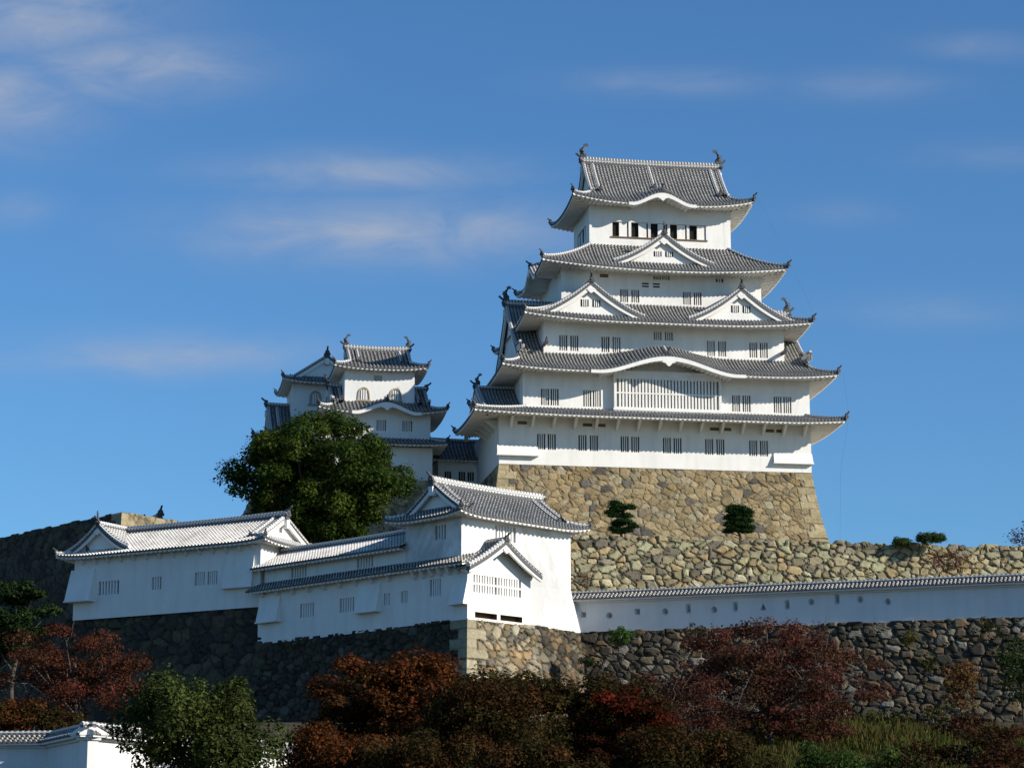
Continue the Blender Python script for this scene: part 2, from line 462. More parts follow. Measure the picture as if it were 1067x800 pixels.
    def gable(s, parent, axis, gi, ridge, plaster, rh, fish, fs, es, rs, verge, th, gables):
        x0, x1, y0, y1 = s.rect
        long0 = 'F' if axis == 'x' else 'R'        # a long side; ends are its prev / next
        S = s.S[long0]; Dl, Dr = s.D[s.prev[long0]], s.D[s.nxt[long0]]
        full = s.D[long0]*s.tmax; top = s.ze+float(s.rise(np.array(s.tmax)))
        a0, a1 = Dl, S.W-Dr
        rp = [S.p(a, full, top+.02+.10*(2*(a-(a0+a1)/2)/(a1-a0))**2) for a in np.linspace(a0-.12, a1+.12, 9)]
        m = MB()
        prof = [(o*1.25, z*rh if z > 0 else z) for o, z in RIDGE_PROF]
        m.sweep(rp, prof, 0, rs); s.ridge = m.build('ridge', M[ridge], s.ob)
        ztop = .41*rh*rs
        for i, (pnt, sg) in enumerate(((rp[0], 1), (rp[-1], -1))):
            dirv = np.array(rp[-1])-np.array(rp[0]); ang = math.atan2(dirv[1], dirv[0])+(0 if sg > 0 else math.pi)
            pin = np.array(pnt)+np.array([math.cos(ang), math.sin(ang), 0])*(.35*fs)
            if fish: link('fish_ornament', SHACHI, s.ob, (pin[0], pin[1], pnt[2]+ztop+.08), ang, fs)
            link('ridge_end_tile', END_TILE, s.ob, (pnt[0], pnt[1], pnt[2]-.05), ang-math.pi/2, 1.25*es)
        # gable walls, barge boards, verge ridges on both ends
        for e, (a, sg) in enumerate(((a0, 1), (a1, -1))):
            dh = s.D[long0]; dd = np.linspace(dh*.92, full, 14)
            zz = np.array([float(s.h(long0, np.array((a0+a1)/2), np.array(d))) for d in dd])
            W2 = S
            opp = {'F': 'B', 'B': 'F', 'R': 'L', 'L': 'R'}[long0]
            def both(a_, dz):                       # profile across: near slope up, far slope down
                left = [S.p(a_, d, z-dz) for d, z in zip(dd, zz)]
                right = [s.S[opp].p(S.W-a_, d, z-dz) for d, z in zip(dd, zz)][::-1]
                return left+right[1:]
            g = MB()
            ai = a+sg*gi
            up_ = both(ai, .12); base = [(x, y, zz[0]-.35) for x, y, z in up_]
            for i in range(len(up_)-1):
                q = [base[i], base[i+1], up_[i+1], up_[i]]
                g.poly(q if sg < 0 else q[::-1])
            # barge board, thick plaster strip under the verge
            w = .55*max(.7, min(1.2, full/6)) if full > 2.5 else .30
            ab = a+sg*.10; ac = a+sg*.32
            o_, i_, o2, i2 = both(ab, .05), both(ab, .05+w), both(ac, .05), both(ac, .05+w)
            for i in range(len(o_)-1):
                for q in ([i_[i], i_[i+1], o_[i+1], o_[i]], [i2[i+1], i2[i], o2[i], o2[i+1]], [i2[i], i2[i+1], i_[i+1], i_[i]]):
                    g.poly(q if sg < 0 else q[::-1])
            mid = S.p(ab-sg*.06, full, top-w*.9)
            g.box(mid[0]-.22, mid[0]+.22, mid[1]-.22, mid[1]+.22, mid[2]-.55, mid[2]+.15)
            g.build('gable', M[plaster], s.ob)
            if verge:
                for SS, la in ((S, a), (s.S[opp], S.W-a)):
                    for off, sc_ in ((.18, .62), (2.9 if full > 10 else 1.15, .62)):
                        d2 = np.linspace(full*.985, dh*1.02, 9)
                        kk = long0 if SS is S else opp
                        ao = la+(sg if SS is S else -sg)*off
                        z2 = s.h(kk, np.full(9, (a0+a1)/2), d2)+.05
                        P = SS.P(np.full(9, ao), d2, z2)
                        vm = MB(); vm.sweep(P[::-1], RIDGE_PROF, 0, sc_*rs); vm.build('verge_ridge', M[ridge], s.ob)
                        if off > 1:
                            v = P[-1]-P[-3]; ang = math.atan2(v[1], v[0])+math.pi/2
                            link('ridge_end_tile', END_TILE, s.ob, P[-1]+np.array([0, 0, .0]), ang, .72*es)
    def karaboard(s, k, c, hw, B, th, fh, plaster, o, es):
        S = s.S[k]; c = S.s_of(c)
        u = np.linspace(-1.12, 1.12, 41); a = c+u*hw
        zt = np.maximum(s.ze+s.upl(k, a, 0*a), s.karaz(k, a))-th+.03
        wd = .24+.10*(1-np.abs(u)/1.12)
        g = MB()
        A = S.P(a, 0*a-.05, zt); Bm = S.P(a, 0*a-.05, zt-wd*1.35); C = S.P(a, 0*a+.22, zt-wd*1.35); Dm = S.P(a, 0*a+.22, zt)
        g.grid(np.stack([Bm, A], 1)); g.grid(np.stack([C, Bm], 1)); g.grid(np.stack([Dm, C], 1)); g.grid(np.stack([A, Dm], 1))
        # pendant under the crown
        zc = float(s.ze+B-th-.45)
        pend = [(-.55, .0), (-.75, -.16), (-.35, -.28), (-.16, -.52), (0, -.62), (.16, -.52), (.35, -.28), (.75, -.16), (.55, .0)]
        kx = min(1.0, hw/4.5)
        f = [S.p(c+x*kx, -.09, zc+z*kx+.05) for x, z in pend]; b = [S.p(c+x*kx, .06, zc+z*kx+.05) for x, z in pend]
        g.poly(f); g.poly(b[::-1])
        for i in range(len(f)):
            j = (i+1) % len(f); g.poly([f[j], f[i], b[i], b[j]])
        # infill wall under the arch at the wall plane
        u = np.linspace(-1, 1, 31); a = c+u*hw
        zt = np.maximum(s.ze, s.karaz(k, a))-th-.05
        g.grid(np.stack([S.P(a, 0*a+o-.02, 0*a+s.ze-th-fh-.25), S.P(a, 0*a+o-.02, zt)], 1))
        g.build('curved_gable', M[plaster], s.ob)
        # crest ridge running back from the crown
        dd = np.linspace(.05, s.D[k]*.97, 7); zz = s.h(k, np.full(7, c), dd)+.05
        P = S.P(np.full(7, c), dd, zz)
        m = MB(); m.sweep(P, RIDGE_PROF, 0, .6); m.build('ridge', M['ridge'], s.ob)
        v = P[0]-P[1]; link('ridge_end_tile', END_TILE, s.ob, P[0]-np.array([0, 0, .05]), math.atan2(v[1], v[0])+math.pi/2, .95*es)

def dormer(parent, S, a, zb, w, H, df, L, tile='tile', ridge='ridge', plaster='plaster', curve=.45, sp=.36, board=.55, spike=True, es=1.0, flare=0.0, ped=.45, name='dormer_gable', vs=.98):
    """triangular gable facing outward of side S at along-position a; df = front depth, L = length back"""
    u = np.linspace(0, 1, 15)                       # 0 foot, 1 ridge
    f = (1-curve)*u+curve*u**2
    off = w*(1-u); z = zb+H*f
    m = MB()
    for sg in (-1, 1):
        n = int(L/sp)
        cs = [(0.0, 0.0)]
        for r in range(n+1):
            for fu, hh in RIBF:
                c = (r+fu)*sp
                if 0 < c < L: cs.append((c, hh))
        dd = np.array([c for c, _ in cs]); hh = np.array([h for _, h in cs])*.10
        A = (a+sg*off)[None, :]+0*dd[:, None]; Dg = df+dd[:, None]+0*A; Z = z[None, :]+hh[:, None]
        P = S.P(A, Dg, Z)
        ln = np.concatenate([[0], np.cumsum(np.hypot(np.diff(off), np.diff(z)))])
        UV = np.stack([np.repeat((dd/sp)[:, None], 15, 1), np.repeat((ln/.34)[None, :], len(dd), 0)], -1)
        if sg < 0: P, UV = P[::-1], UV[::-1]
        m.grid(P, UV, 0)
    r = m.build(name, M[tile], parent)
    # pediment, barge boards and pendant
    g = MB()
    zl = z-.10
    lo = S.P(a-off, 0*off+df+ped, zl); ro = S.P(a+off, 0*off+df+ped, zl)
    zbm = zb-.25
    for i in range(14):
        A0, A1 = lo[i], lo[i+1]; B0, B1 = ro[i], ro[i+1]
        g.poly([(A0[0], A0[1], zbm), (A1[0], A1[1], zbm), A1, A0]); g.poly([(B1[0], B1[1], zbm), (B0[0], B0[1], zbm), B0, B1])
    for sg in (-1, 1):
        wd = board*(.75+.35*u)
        o1 = S.P(a+sg*off, 0*off+df+.02, z-.03); i1 = S.P(a+sg*np.maximum(off-.0, 0), 0*off+df+.02, z-.03-wd*1.25)
        o2 = S.P(a+sg*off, 0*off+df+.26, z-.03); i2 = S.P(a+sg*off, 0*off+df+.26, z-.03-wd*1.25)
        for Q in (np.stack([i1, o1], 1), np.stack([i2, i1], 1), np.stack([o2, i2], 1)):
            g.grid(Q if sg < 0 else Q[::-1])
    zc = zb+H-board*1.35
    k = board/.55
    pend = [(-.30, .1), (-.52, -.10), (-.30, -.32), (0, -.55), (.30, -.32), (.52, -.10), (.30, .1)]
    fr = [S.p(a+x*k, df-.06, zc+zz*k) for x, zz in pend]; bk = [S.p(a+x*k, df+.08, zc+zz*k) for x, zz in pend]
    g.poly(fr); g.poly(bk[::-1])
    for i in range(len(fr)):
        j = (i+1) % len(fr); g.poly([fr[j], fr[i], bk[i], bk[j]])
    g.build('pediment', M[plaster], r)
    # ridge, verge ridges
    q = MB(); P = S.P(np.full(5, a), np.linspace(df-.05, df+L, 5), np.full(5, zb+H+.03)); q.sweep(P, RIDGE_PROF, 0, .85)
    q.build('ridge', M[ridge], r)
    for sg in (-1, 1):
        q = MB(); P = S.P(a+sg*off, 0*off+df+.16, z+.02); q.sweep(P, RIDGE_PROF, 0, vs); q.build('verge_ridge', M[ridge], r)
    P = S.P(np.array([a, a]), np.array([df-.08, df+1]), np.array([zb+H, zb+H])); v = P[0]-P[1]; ang = math.atan2(v[1], v[0])+math.pi/2
    link('ridge_end_tile', END_TILE, r, P[0]+np.array([0, 0, .02]), ang, 1.05*es)
    if spike:
        sm = MB(); sm.tube([S.p(a, df, zb+H+.4), S.p(a, df-.04, zb+H+.85*es+.3), S.p(a, df-.08, zb+H+1.15*es+.3)], [.10, .085, .04], 7); sm.build('finial', M['ornament'], r)
    return r

def wall_side(m, S, z0, z1, holes, dz=0):
    """front with real openings: holes = [(s0,s1,z0,z1)]"""
    ss = sorted({0.0, S.W, *[h[0] for h in holes], *[h[1] for h in holes]})
    zs = sorted({z0, z1, *[h[2] for h in holes], *[h[3] for h in holes]})
    for i in range(len(ss)-1):
        for j in range(len(zs)-1):
            a, b, c, d = ss[i], ss[i+1], zs[j], zs[j+1]
            if any(h[0]-1e-6 <= a and b <= h[1]+1e-6 and h[2]-1e-6 <= c and d <= h[3]+1e-6 for h in holes): continue
            m.poly([S.p(a, 0, c), S.p(b, 0, c), S.p(b, 0, d), S.p(a, 0, d)])

WCACHE = {}
def window(parent, S, a0, a1, z0, z1, bars=3, back='dark', rail=False, depth=.45, plaster='plaster', frame=0, barw=None, name='window', lattice='window_lattice', label=None):
    """recessed opening with plastered reveal, dark back and upright bars standing in it"""
    m = MB()
    q = [(a0, z0), (a1, z0), (a1, z1), (a0, z1)]
    for i in range(4):
        (p, r), (p2, r2) = q[i], q[(i+1) % 4]
        m.poly([S.p(p2, 0, r2), S.p(p, 0, r), S.p(p, depth, r), S.p(p2, depth, r2)][::-1], 1)
    m.poly([S.p(a0, depth, z0), S.p(a1, depth, z0), S.p(a1, depth, z1), S.p(a0, depth, z1)], 0)
    o = m.build(name, [M[back], M[plaster]], parent)
    if label: o['label'] = label
    if bars:
        b = MB(); W = a1-a0; bw = barw or W/(2*bars+1)
        for i in range(bars):
            c = a0+W*(i+1)/(bars+1)
            pts = [S.p(c-bw/2, .04, z0+.003), S.p(c+bw/2, .04, z0+.003), S.p(c+bw/2, .17, z0+.003), S.p(c-bw/2, .17, z0+.003)]
            b.hexa(pts+[(x, y, z1-.003) for x, y, z in pts])
        if rail:
            zc = (z0+z1)/2
            pts = [S.p(a0+.003, .02, zc-.07), S.p(a1-.003, .02, zc-.07), S.p(a1-.003, .19, zc-.07), S.p(a0+.003, .19, zc-.07)]
            b.hexa(pts+[(x, y, z+.14) for x, y, z in pts])
        b.build(lattice, M[plaster], o)
    return o

def storey(parent, rect, z0, z1, wins=(), plaster='plaster', name='wall', flare=0, label=None):
    """closed box of plaster walls with window openings; wins = [(side, c0, c1, z0, z1, options)] with c = absolute x or y"""
    m = MB(); H = {k: [] for k in 'FBLR'}
    for w in wins:
        S = Side(w[0], *rect); a, b = sorted((S.s_of(w[1]), S.s_of(w[2]))); H[w[0]].append((a, b, w[3], w[4]))
    for k in 'FBLR': wall_side(m, Side(k, *rect), z0, z1, H[k])
    x0, x1, y0, y1 = rect
    m.poly([(x0, y0, z1), (x1, y0, z1), (x1, y1, z1), (x0, y1, z1)])
    o = m.build(name, M[plaster], parent)
    if label: o['label'] = label
    for w in wins:
        S = Side(w[0], *rect); a, b = sorted((S.s_of(w[1]), S.s_of(w[2])))
        window(parent, S, a, b, w[3], w[4], **{'plaster': plaster, **(w[5] if len(w) > 5 else {})})
    return o

def curve_rise(H1, tmax=1.0, Hmax=None, c=.35):
    """concave profile: passes (1,H1); beyond t=1 steepens to (tmax,Hmax)"""
    def f(t):
        t = np.asarray(t, float)
        lo = H1*((1-c)*t+c*t**2)
        if tmax <= 1.001: return lo
        s0 = H1*(1+c); q = (Hmax-H1-s0*(tmax-1))/(tmax-1)**2
        return np.where(t <= 1, lo, H1+s0*(t-1)+q*(t-1)**2)
    return f

def drop_box(parent, S, a0, a1, z0, z1, out, plaster='plaster', name='drop_box', undercut=True):
    """stone-drop box: vertical lip flaring out of the wall, open dark bottom"""
    m = MB()
    b = [S.p(a0, -out, z0), S.p(a1, -out, z0), S.p(a1, .02, z0), S.p(a0, .02, z0)]
    t = [S.p(a0+.04, -.06, z1), S.p(a1-.04, -.06, z1), S.p(a1-.04, .02, z1), S.p(a0+.04, .02, z1)]
    m.hexa(b+t)
    b2 = [S.p(a0-.06, -out-.06, z0-.12), S.p(a1+.06, -out-.06, z0-.12), S.p(a1+.06, .02, z0-.12), S.p(a0-.06, .02, z0-.12)]
    t2 = [S.p(a0-.06, -out-.06, z0-.004), S.p(a1+.06, -out-.06, z0-.004), S.p(a1+.06, .02, z0-.004), S.p(a0-.06, .02, z0-.004)]
    m.hexa(b2+t2)
    return m.build(name, M[plaster], parent)

# ------------------------------------------------------------------ masonry
def hash2(i, j, k):
    h = (i*374761393+j*668265263+k*974634777) & 0xffffffff
    h = ((h ^ (h >> 13))*1274126177) & 0xffffffff
    return ((h ^ (h >> 16)) & 0xffff)/65535.0

def voronoi_stones(X, Z, sx, sz, seed, jit=.46):
    """random rubble: returns edge distance (m) and stone id hashes for points X,Z (metres)"""
    X = X/sx; Z = Z/sz
    ci = np.floor(X).astype(np.int64); cj = np.floor(Z).astype(np.int64)
    b1 = np.full(X.shape, 9e9); b2 = b1.copy(); bi = np.zeros(X.shape, np.int64); bj = bi.copy()
    cx = np.zeros(X.shape); cz = np.zeros(X.shape)
    for dj in (-2, -1, 0, 1, 2):
        for di in (-2, -1, 0, 1, 2):
            i, j = ci+di, cj+dj
            px = i+.5+.5*(j & 1)+jit*2*(hash2(i, j, seed)-.5); pz = j+.5+jit*2*(hash2(i, j, seed+1)-.5)
            wgt = .62*(hash2(i, j, seed+2)-.5)
            dx, dz = (X-px), (Z-pz)
            d = (np.abs(dx)**2.6+np.abs(dz)**2.6)**(1/2.6)-wgt
            c = d < b1
            b2 = np.where(c, b1, np.minimum(b2, d))
            bi = np.where(c, i, bi); bj = np.where(c, j, bj); cx = np.where(c, dx, cx); cz = np.where(c, dz, cz)
            b1 = np.where(c, d, b1)
    return (b2-b1)*min(sx, sz)*.5, bi, bj, cx*sx, cz*sz

def stone_wall(name, pts, z_top, z_bot, batter, size, pal, label, cat='stone wall', mat='stone', seed=1, res=.14, amp=.16, quoins=(), closed=False, cap=1.2,
               pal_w=None, top_jit=.12, top_line=None, group=None, qcol=(.40, .36, .27), pals=None, gapf=.78):
    """pts: plan polyline, outside on the right-hand side when walking along it; batter(h) = outward offset at depth h below the top"""
    pts = np.array(pts, float); n = len(pts)
    seg = np.diff(pts, axis=0); ln = np.linalg.norm(seg, axis=1); dr = seg/ln[:, None]; nr = np.stack([dr[:, 1], -dr[:, 0]], 1)
    mit = np.zeros((n, 2))
    for i in range(n):
        if i == 0: mit[i] = nr[0]
        elif i == n-1: mit[i] = nr[-1]
        else:
            v = nr[i-1]+nr[i]; v /= np.linalg.norm(v); mit[i] = v/max(.4, v@nr[i])
    pal = np.array(pal, float)
    pw = np.array(pal_w if pal_w is not None else np.ones(len(pal)), float); pw = np.cumsum(pw/pw.sum())
    V = []; Fc = []; C = []; base = 0; s0 = 0.0
    for i in range(n-1):
        nu = max(2, int(ln[i]/res)+1); u = np.linspace(0, 1, nu)
        zt0 = z_top if top_line is None else top_line[i]; zt1 = z_top if top_line is None else top_line[i+1]
        Hh = max(zt0, zt1)-z_bot; nv = max(2, int(Hh/res)+1); v = np.linspace(0, 1, nv)
        U, Vv = np.meshgrid(u, v, indexing='ij')
        ztp = zt0+(zt1-zt0)*U
        Z = ztp+(z_bot-ztp)*Vv; h = ztp-Z
        Sx = s0+U*ln[i]
        e, bi, bj, cx, cz = voronoi_stones(Sx+.25*np.sin(Z*.9+seed), Z-zt0+500, size[0], size[1], seed*17+3)
        r1 = hash2(bi, bj, seed*5+11); r2 = hash2(bi, bj, seed*5+12); r3 = hash2(bi, bj, seed*5+13); r4 = hash2(bi, bj, seed*5+14)
        for (qi, side) in quoins:
            # squared corner stones, long and short in turn
            if not ((qi == i and side == 0) or (qi == i+1 and side == 1)): continue
            dist = U*ln[i] if qi == i else (1-U)*ln[i]
            rowh = .78; row = np.floor(h/rowh).astype(np.int64)
            qw = np.where(((row & 1) == 0) ^ (qi == i), 1.9, 1.05)
            inq = dist < qw
            eq = np.minimum(qw-dist, np.minimum(h-row*rowh, (row+1)*rowh-h)); 
            e = np.where(inq, np.minimum(eq*1.6, .3), np.minimum(e, np.abs(dist-qw)))
            r1 = np.where(inq, -1-hash2(row, row*0+qi, seed), r1); r2 = np.where(inq, .5, r2); r3 = np.where(inq, .5, r3); r4 = np.where(inq, hash2(row, row*0+qi, seed+3), r4)
        k = np.clip(e/.13, 0, 1); prof = np.sqrt(np.clip(1-(1-k)**2, 0, 1))
        disp = amp*(prof-1)+amp*.75*(r2-.5)*k+amp*.55*k*((r3-.5)*cx*1.6+(r4-.5)*cz*1.6)
        # keep arris at convex corners clean
        edge = np.minimum(U*ln[i], (1-U)*ln[i]); disp = disp*np.clip(edge/.25, .15, 1)
        nrm = nr[i]
        M0, M1 = mit[i], mit[i+1]
        mx = M0[0]+(M1[0]-M0[0])*U; my = M0[1]+(M1[1]-M0[1])*U
        off = batter(h)
        Px = pts[i, 0]+seg[i, 0]*U+mx*off+nrm[0]*disp; Py = pts[i, 1]+seg[i, 1]*U+my*off+nrm[1]*disp
        Zd = Z+np.where(h < .8, (r2-.5)*2*top_jit*(1-h/.8), 0)
        idx = np.searchsorted(pw, np.clip(r1, 0, .99999)); idx = np.clip(idx, 0, len(pal)-1)
        pl_ = pal if pals is None else np.array(pals[i], float)
        cc = pl_[idx % len(pl_)]*(.72+.56*r4)[..., None]
        cc = np.where((r1 < -.5)[..., None], np.array(qcol)*(.8+.4*r4)[..., None], cc)
        gap = np.clip(1-e/.07, 0, 1)[..., None]
        cc = cc*(1-gap*gapf)+np.array((.026, .022, .016))*gap*gapf
        V.append(np.stack([Px, Py, Zd], -1).reshape(-1, 3)); C.append(cc.reshape(-1, 3))
        a = np.arange(nu*nv).reshape(nu, nv)+base
        Fc.append(np.stack([a[:-1, :-1], a[:-1, 1:], a[1:, 1:], a[1:, :-1]], -1).reshape(-1, 4)); base += nu*nv
        # cap strip on top
        capu = np.stack([Px[:, 0]-nrm[0]*0, Py[:, 0], Zd[:, 0]], -1); capb = capu.copy(); capb[:, 0] -= mx[:, 0]*cap; capb[:, 1] -= my[:, 0]*cap
        V.append(np.stack([capu, capb], 1).reshape(-1, 3)); C.append(np.repeat(cc[:, 0][:, None], 2, 1).reshape(-1, 3))
        a = np.arange(nu*2).reshape(nu, 2)+base
        Fc.append(np.stack([a[:-1, 0], a[1:, 0], a[1:, 1], a[:-1, 1]], -1)); base += nu*2
        s0 += ln[i]
    V = np.concatenate(V); Fc = np.concatenate(Fc); C = np.concatenate(C)
    o = raw_mesh(name, V, Fc, C, M[mat]); tag(o, label, cat, group)
    return o

def raw_mesh(name, V, F4, C, mat, parent=None, smooth=False, center=False):
    me = bpy.data.meshes.new(name)
    V = np.asarray(V, np.float32); F4 = np.asarray(F4, np.int32)
    me.vertices.add(len(V)); me.vertices.foreach_set('co', V.ravel())
    k = F4.shape[1]
    me.loops.add(F4.size); me.loops.foreach_set('vertex_index', F4.ravel())
    me.polygons.add(len(F4)); me.polygons.foreach_set('loop_start', np.arange(0, F4.size, k, dtype=np.int32)); me.polygons.foreach_set('loop_total', np.full(len(F4), k, np.int32))
    me.update(calc_edges=True)
    if C is not None:
        at = me.color_attributes.new('Col', 'FLOAT_COLOR', 'POINT')
        at.data.foreach_set('color', np.concatenate([C, np.ones((len(C), 1))], 1).astype(np.float32).ravel())
    me.polygons.foreach_set('use_smooth', np.full(len(F4), smooth, bool))
    me.materials.append(mat); me.validate()
    return link(name, me, parent)

# ------------------------------------------------------------------ foliage
def leaf_mesh(name, pos, nrm, size, colr, mat, parent, aspect=.62):
    n = len(pos)
    nrm = nrm/(np.linalg.norm(nrm, axis=1)[:, None]+1e-9)
    r = rng.normal(size=(n, 3)); a = np.cross(nrm, r); a /= np.linalg.norm(a, axis=1)[:, None]+1e-9; b = np.cross(nrm, a)
    s = size[:, None]
    bend = nrm*s*.25
    V = np.stack([pos-a*s, pos-b*s*aspect+bend*.3, pos+a*s, pos+b*s*aspect+bend], 1).reshape(-1, 3)
    F4 = np.arange(n*4).reshape(n, 4)
    C = np.repeat(colr, 4, 0)
    return raw_mesh(name, V, F4, C, mat, parent)

def clump_leaves(centers, radii, per, size, pal, squash=.7, up=.5, jitter=.22, pw=None, shell=.55):
    pal = np.array(pal, float)
    P, Nn, S, C = [], [], [], []
    for c, r in zip(centers, radii):
        n = max(6, int(per*r*r))
        d = rng.normal(size=(n, 3)); d /= np.linalg.norm(d, axis=1)[:, None]
        rad = r*(shell+(1-shell)*rng.random(n)**.6)*(.86+.28*rng.random(n))
        lump = 1+.25*np.sin(d[:, 0]*5+c[0]*3)*np.cos(d[:, 1]*4+c[1]*2)
        out = rng.random(n) < .12; rad = np.where(out, rad*rng.uniform(1.05, 1.5, n), rad)
        p = d*(rad*lump)[:, None]; p[:, 2] *= squash*rng.uniform(.7, 1.1)
        ta, st = rng.uniform(0, math.pi), rng.uniform(.72, 1.38); ca, sa = math.cos(ta), math.sin(ta)
        q0 = (p[:, 0]*ca+p[:, 1]*sa)*st; q1 = (-p[:, 0]*sa+p[:, 1]*ca)/st**.5
        p[:, 2] -= .12*(q0**2+q1**2)/r
        p[:, 0], p[:, 1] = q0*ca-q1*sa, q0*sa+q1*ca
        P.append(np.array(c)+p)
        nn = d*.8+rng.normal(size=(n, 3))*.55; nn[:, 2] += up; Nn.append(nn)
        S.append(size*(.5+1.1*rng.random(n)**1.5))
        base = pal[rng.choice(len(pal), p=pw)]
        mixc = pal[rng.choice(len(pal), size=n, p=pw)]
        cc = (base*.6+mixc*.4)*rng.uniform(.78, 1.25)
        C.append(cc*(1+jitter*rng.normal(size=(n, 1))).clip(.35, 1.8))
    return np.concatenate(P), np.concatenate(Nn), np.concatenate(S), np.concatenate(C)

def limb(m, a, b, r0, r1, sag=.12, n=6, wob=.05):
    a = np.array(a, float); b = np.array(b, float); L = np.linalg.norm(b-a)
    t = np.linspace(0, 1, n)[:, None]
    P = a+(b-a)*t; P[:, 2] += (np.sin(t[:, 0]*math.pi)*sag*L*.5)
    P[1:-1] += rng.normal(size=(n-2, 3))*wob*L*.4
    m.tube(P, np.linspace(r0, r1, n), 6)
    return P

def tree(name, base, H, crown_c, crown_r, label, cat='tree', nclump=40, clr=(1.0, 1.8), per=150, leaf=.16, pal=((.05, .09, .02),), squash=.7, mat='leaf', bark='bark',
         trunk_r=.28, limbs=10, group=None, pw=None, shape=None, up=.5, twigs=0, lean=(0, 0), shell=.55, seed=None, thin=1.0, jitter=.22):
    """base on the ground; crown_c (relative to base) and crown_r ellipsoid the clumps fill"""
    root = thing(name, base, 0, label, cat, group)
    cc = np.array(crown_c, float); cr = np.array(crown_r, float)
    cen, rad = [], []
    k = 0
    while len(cen) < nclump and k < 6000:
        k += 1
        d = rng.normal(size=3); d /= np.linalg.norm(d)
        q = d*(rng.random()**.38)
        if q[2] < -.92: continue
        p = cc+q*cr
        if shape is not None and not shape((p-cc)/cr): continue
        r = rng.uniform(*clr)
        if any(np.linalg.norm((p-c)/np.array([1, 1, .75])) < .40*(r+r2) for c, r2 in zip(cen, rad)): continue
        cen.append(p); rad.append(r)
    P, N_, S_, C_ = clump_leaves(cen, rad, per*thin, leaf, pal, squash, up, jitter, pw, shell)
    leaf_mesh('crown', P, N_, S_, C_, M[mat], root)
    m = MB()
    top = np.array([lean[0], lean[1], cc[2]+cr[2]*.25])
    tp = np.linspace(0, 1, 8)[:, None]*top[None]; tp[1:-1, :2] += rng.normal(size=(6, 2))*H*.012
    m.tube(tp, np.linspace(trunk_r, trunk_r*.35, 8), 9)
    far = np.argsort([-np.linalg.norm((np.array(c)-cc)/cr) for c in cen]); order = np.concatenate([far[:limbs//2], rng.permutation(len(cen))[:limbs-limbs//2]])
    for i in order:
        t = rng.uniform(.35, .95); s_ = tp[int(t*7)]
        Pl = limb(m, s_, cen[i], trunk_r*(.42-.25*t), trunk_r*.06, .10)
        for _ in range(twigs):
            q = Pl[rng.integers(2, 6)]; e = q+rng.normal(size=3)*np.array([1, 1, .8])*1.3+np.array([0, 0, .5])
            limb(m, q, e, trunk_r*.10, trunk_r*.025, .1, 5, .12)
    m.build('trunk', M[bark], root)
    return root

# ================================================================== the place: terrain
def build_ground():
    xs = np.concatenate([[-3500, -1500, -600, -250], np.linspace(-120, 120, 61), [250, 600, 1500, 3500]])
    ys = np.concatenate([[-1500, -400, -60, 20, 60], np.linspace(70, 190, 49), [260, 330, 420, 600, 1500, 5000]])
    X, Y = np.meshgrid(xs, ys, indexing='ij')
    t = np.clip((Y-70)/108, 0, 1)**1.5
    Z = 15*t*np.clip((620-Y)/250, 0, 1)*np.clip((450-np.abs(X))/300, 0, 1)
    Z = Z+np.where((Y > 72) & (Y < 176) & (np.abs(X) < 118), .5*np.sin(X*.21+Y*.13)*np.sin(Y*.17-X*.08), 0)
    m = MB(); m.grid(np.stack([X, Y, Z], -1), None, 0, True)
    return tag(m.build('ground', M['ground']), kind='structure')
build_ground()
def gz(x, y): return 15*min(1, max(0, (y-70)/108))**1.5
def terrace(name, pts, z):
    m = MB(); m.poly([(x, y, z) for x, y in pts]); return tag(m.build(name, M['terrace']), kind='structure')
terrace('lower_terrace', [(-20.2, 202.6), (-3.3, 186.2), (5.0, 196.0), (62, 178.2), (120, 176), (120, 240), (-30, 240)], 23.12)
terrace('west_terrace', [(-38, 214), (-20.2, 203.4), (-8, 215), (-8, 262), (-60, 262), (-60, 240)], 26.3)
terrace('upper_terrace', [(-8, 211.5), (5, 213.2), (80, 225.8), (120, 232), (120, 330), (-90, 330), (-80, 296), (-38.0, 248), (-24.5, 266), (-8, 250)], 33.28)
terrace('far_terrace', [(-81, 295.6), (-38.7, 247.6), (-25, 266), (-25, 300), (-81, 300)], 40.75)

# ------------------------------------------------------------------ stone walls
TAN = [(.335, .255, .140), (.36, .285, .165), (.305, .235, .13), (.345, .295, .195), (.29, .245, .155), (.125, .112, .10), (.32, .235, .115)]
TANW = [4, 4, 3, 3, 2, 1.1, 2]
PALE = [(.39, .345, .205), (.33, .30, .185), (.41, .375, .25), (.30, .25, .145), (.25, .225, .155), (.36, .35, .215), (.37, .285, .15), (.17, .15, .11), (.29, .25, .155)]
MIX = [(.155, .125, .080), (.105, .085, .060), (.19, .165, .12), (.07, .06, .045), (.19, .135, .075), (.27, .24, .19), (.13, .095, .055), (.055, .047, .037), (.085, .07, .05)]
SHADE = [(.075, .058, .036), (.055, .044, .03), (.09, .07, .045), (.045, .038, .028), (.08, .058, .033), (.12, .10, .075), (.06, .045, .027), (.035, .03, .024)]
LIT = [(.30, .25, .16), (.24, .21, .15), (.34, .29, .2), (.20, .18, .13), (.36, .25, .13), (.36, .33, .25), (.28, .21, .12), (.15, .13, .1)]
DARK = [(.17, .15, .115), (.14, .125, .10), (.20, .17, .12), (.12, .11, .09), (.18, .145, .09)]
KX, KY, KZ, KD = -1.318, 250.0, 46.454, 9.5
def fr(O, deg):
    c, n = math.cos(R(deg)), math.sin(R(deg))
    return lambda x, y: (O[0]+x*c-y*n, O[1]+x*n+y*c)
kf = fr((KX, KY), KD)
keep_b = lambda h: .11*h+.0085*h**2
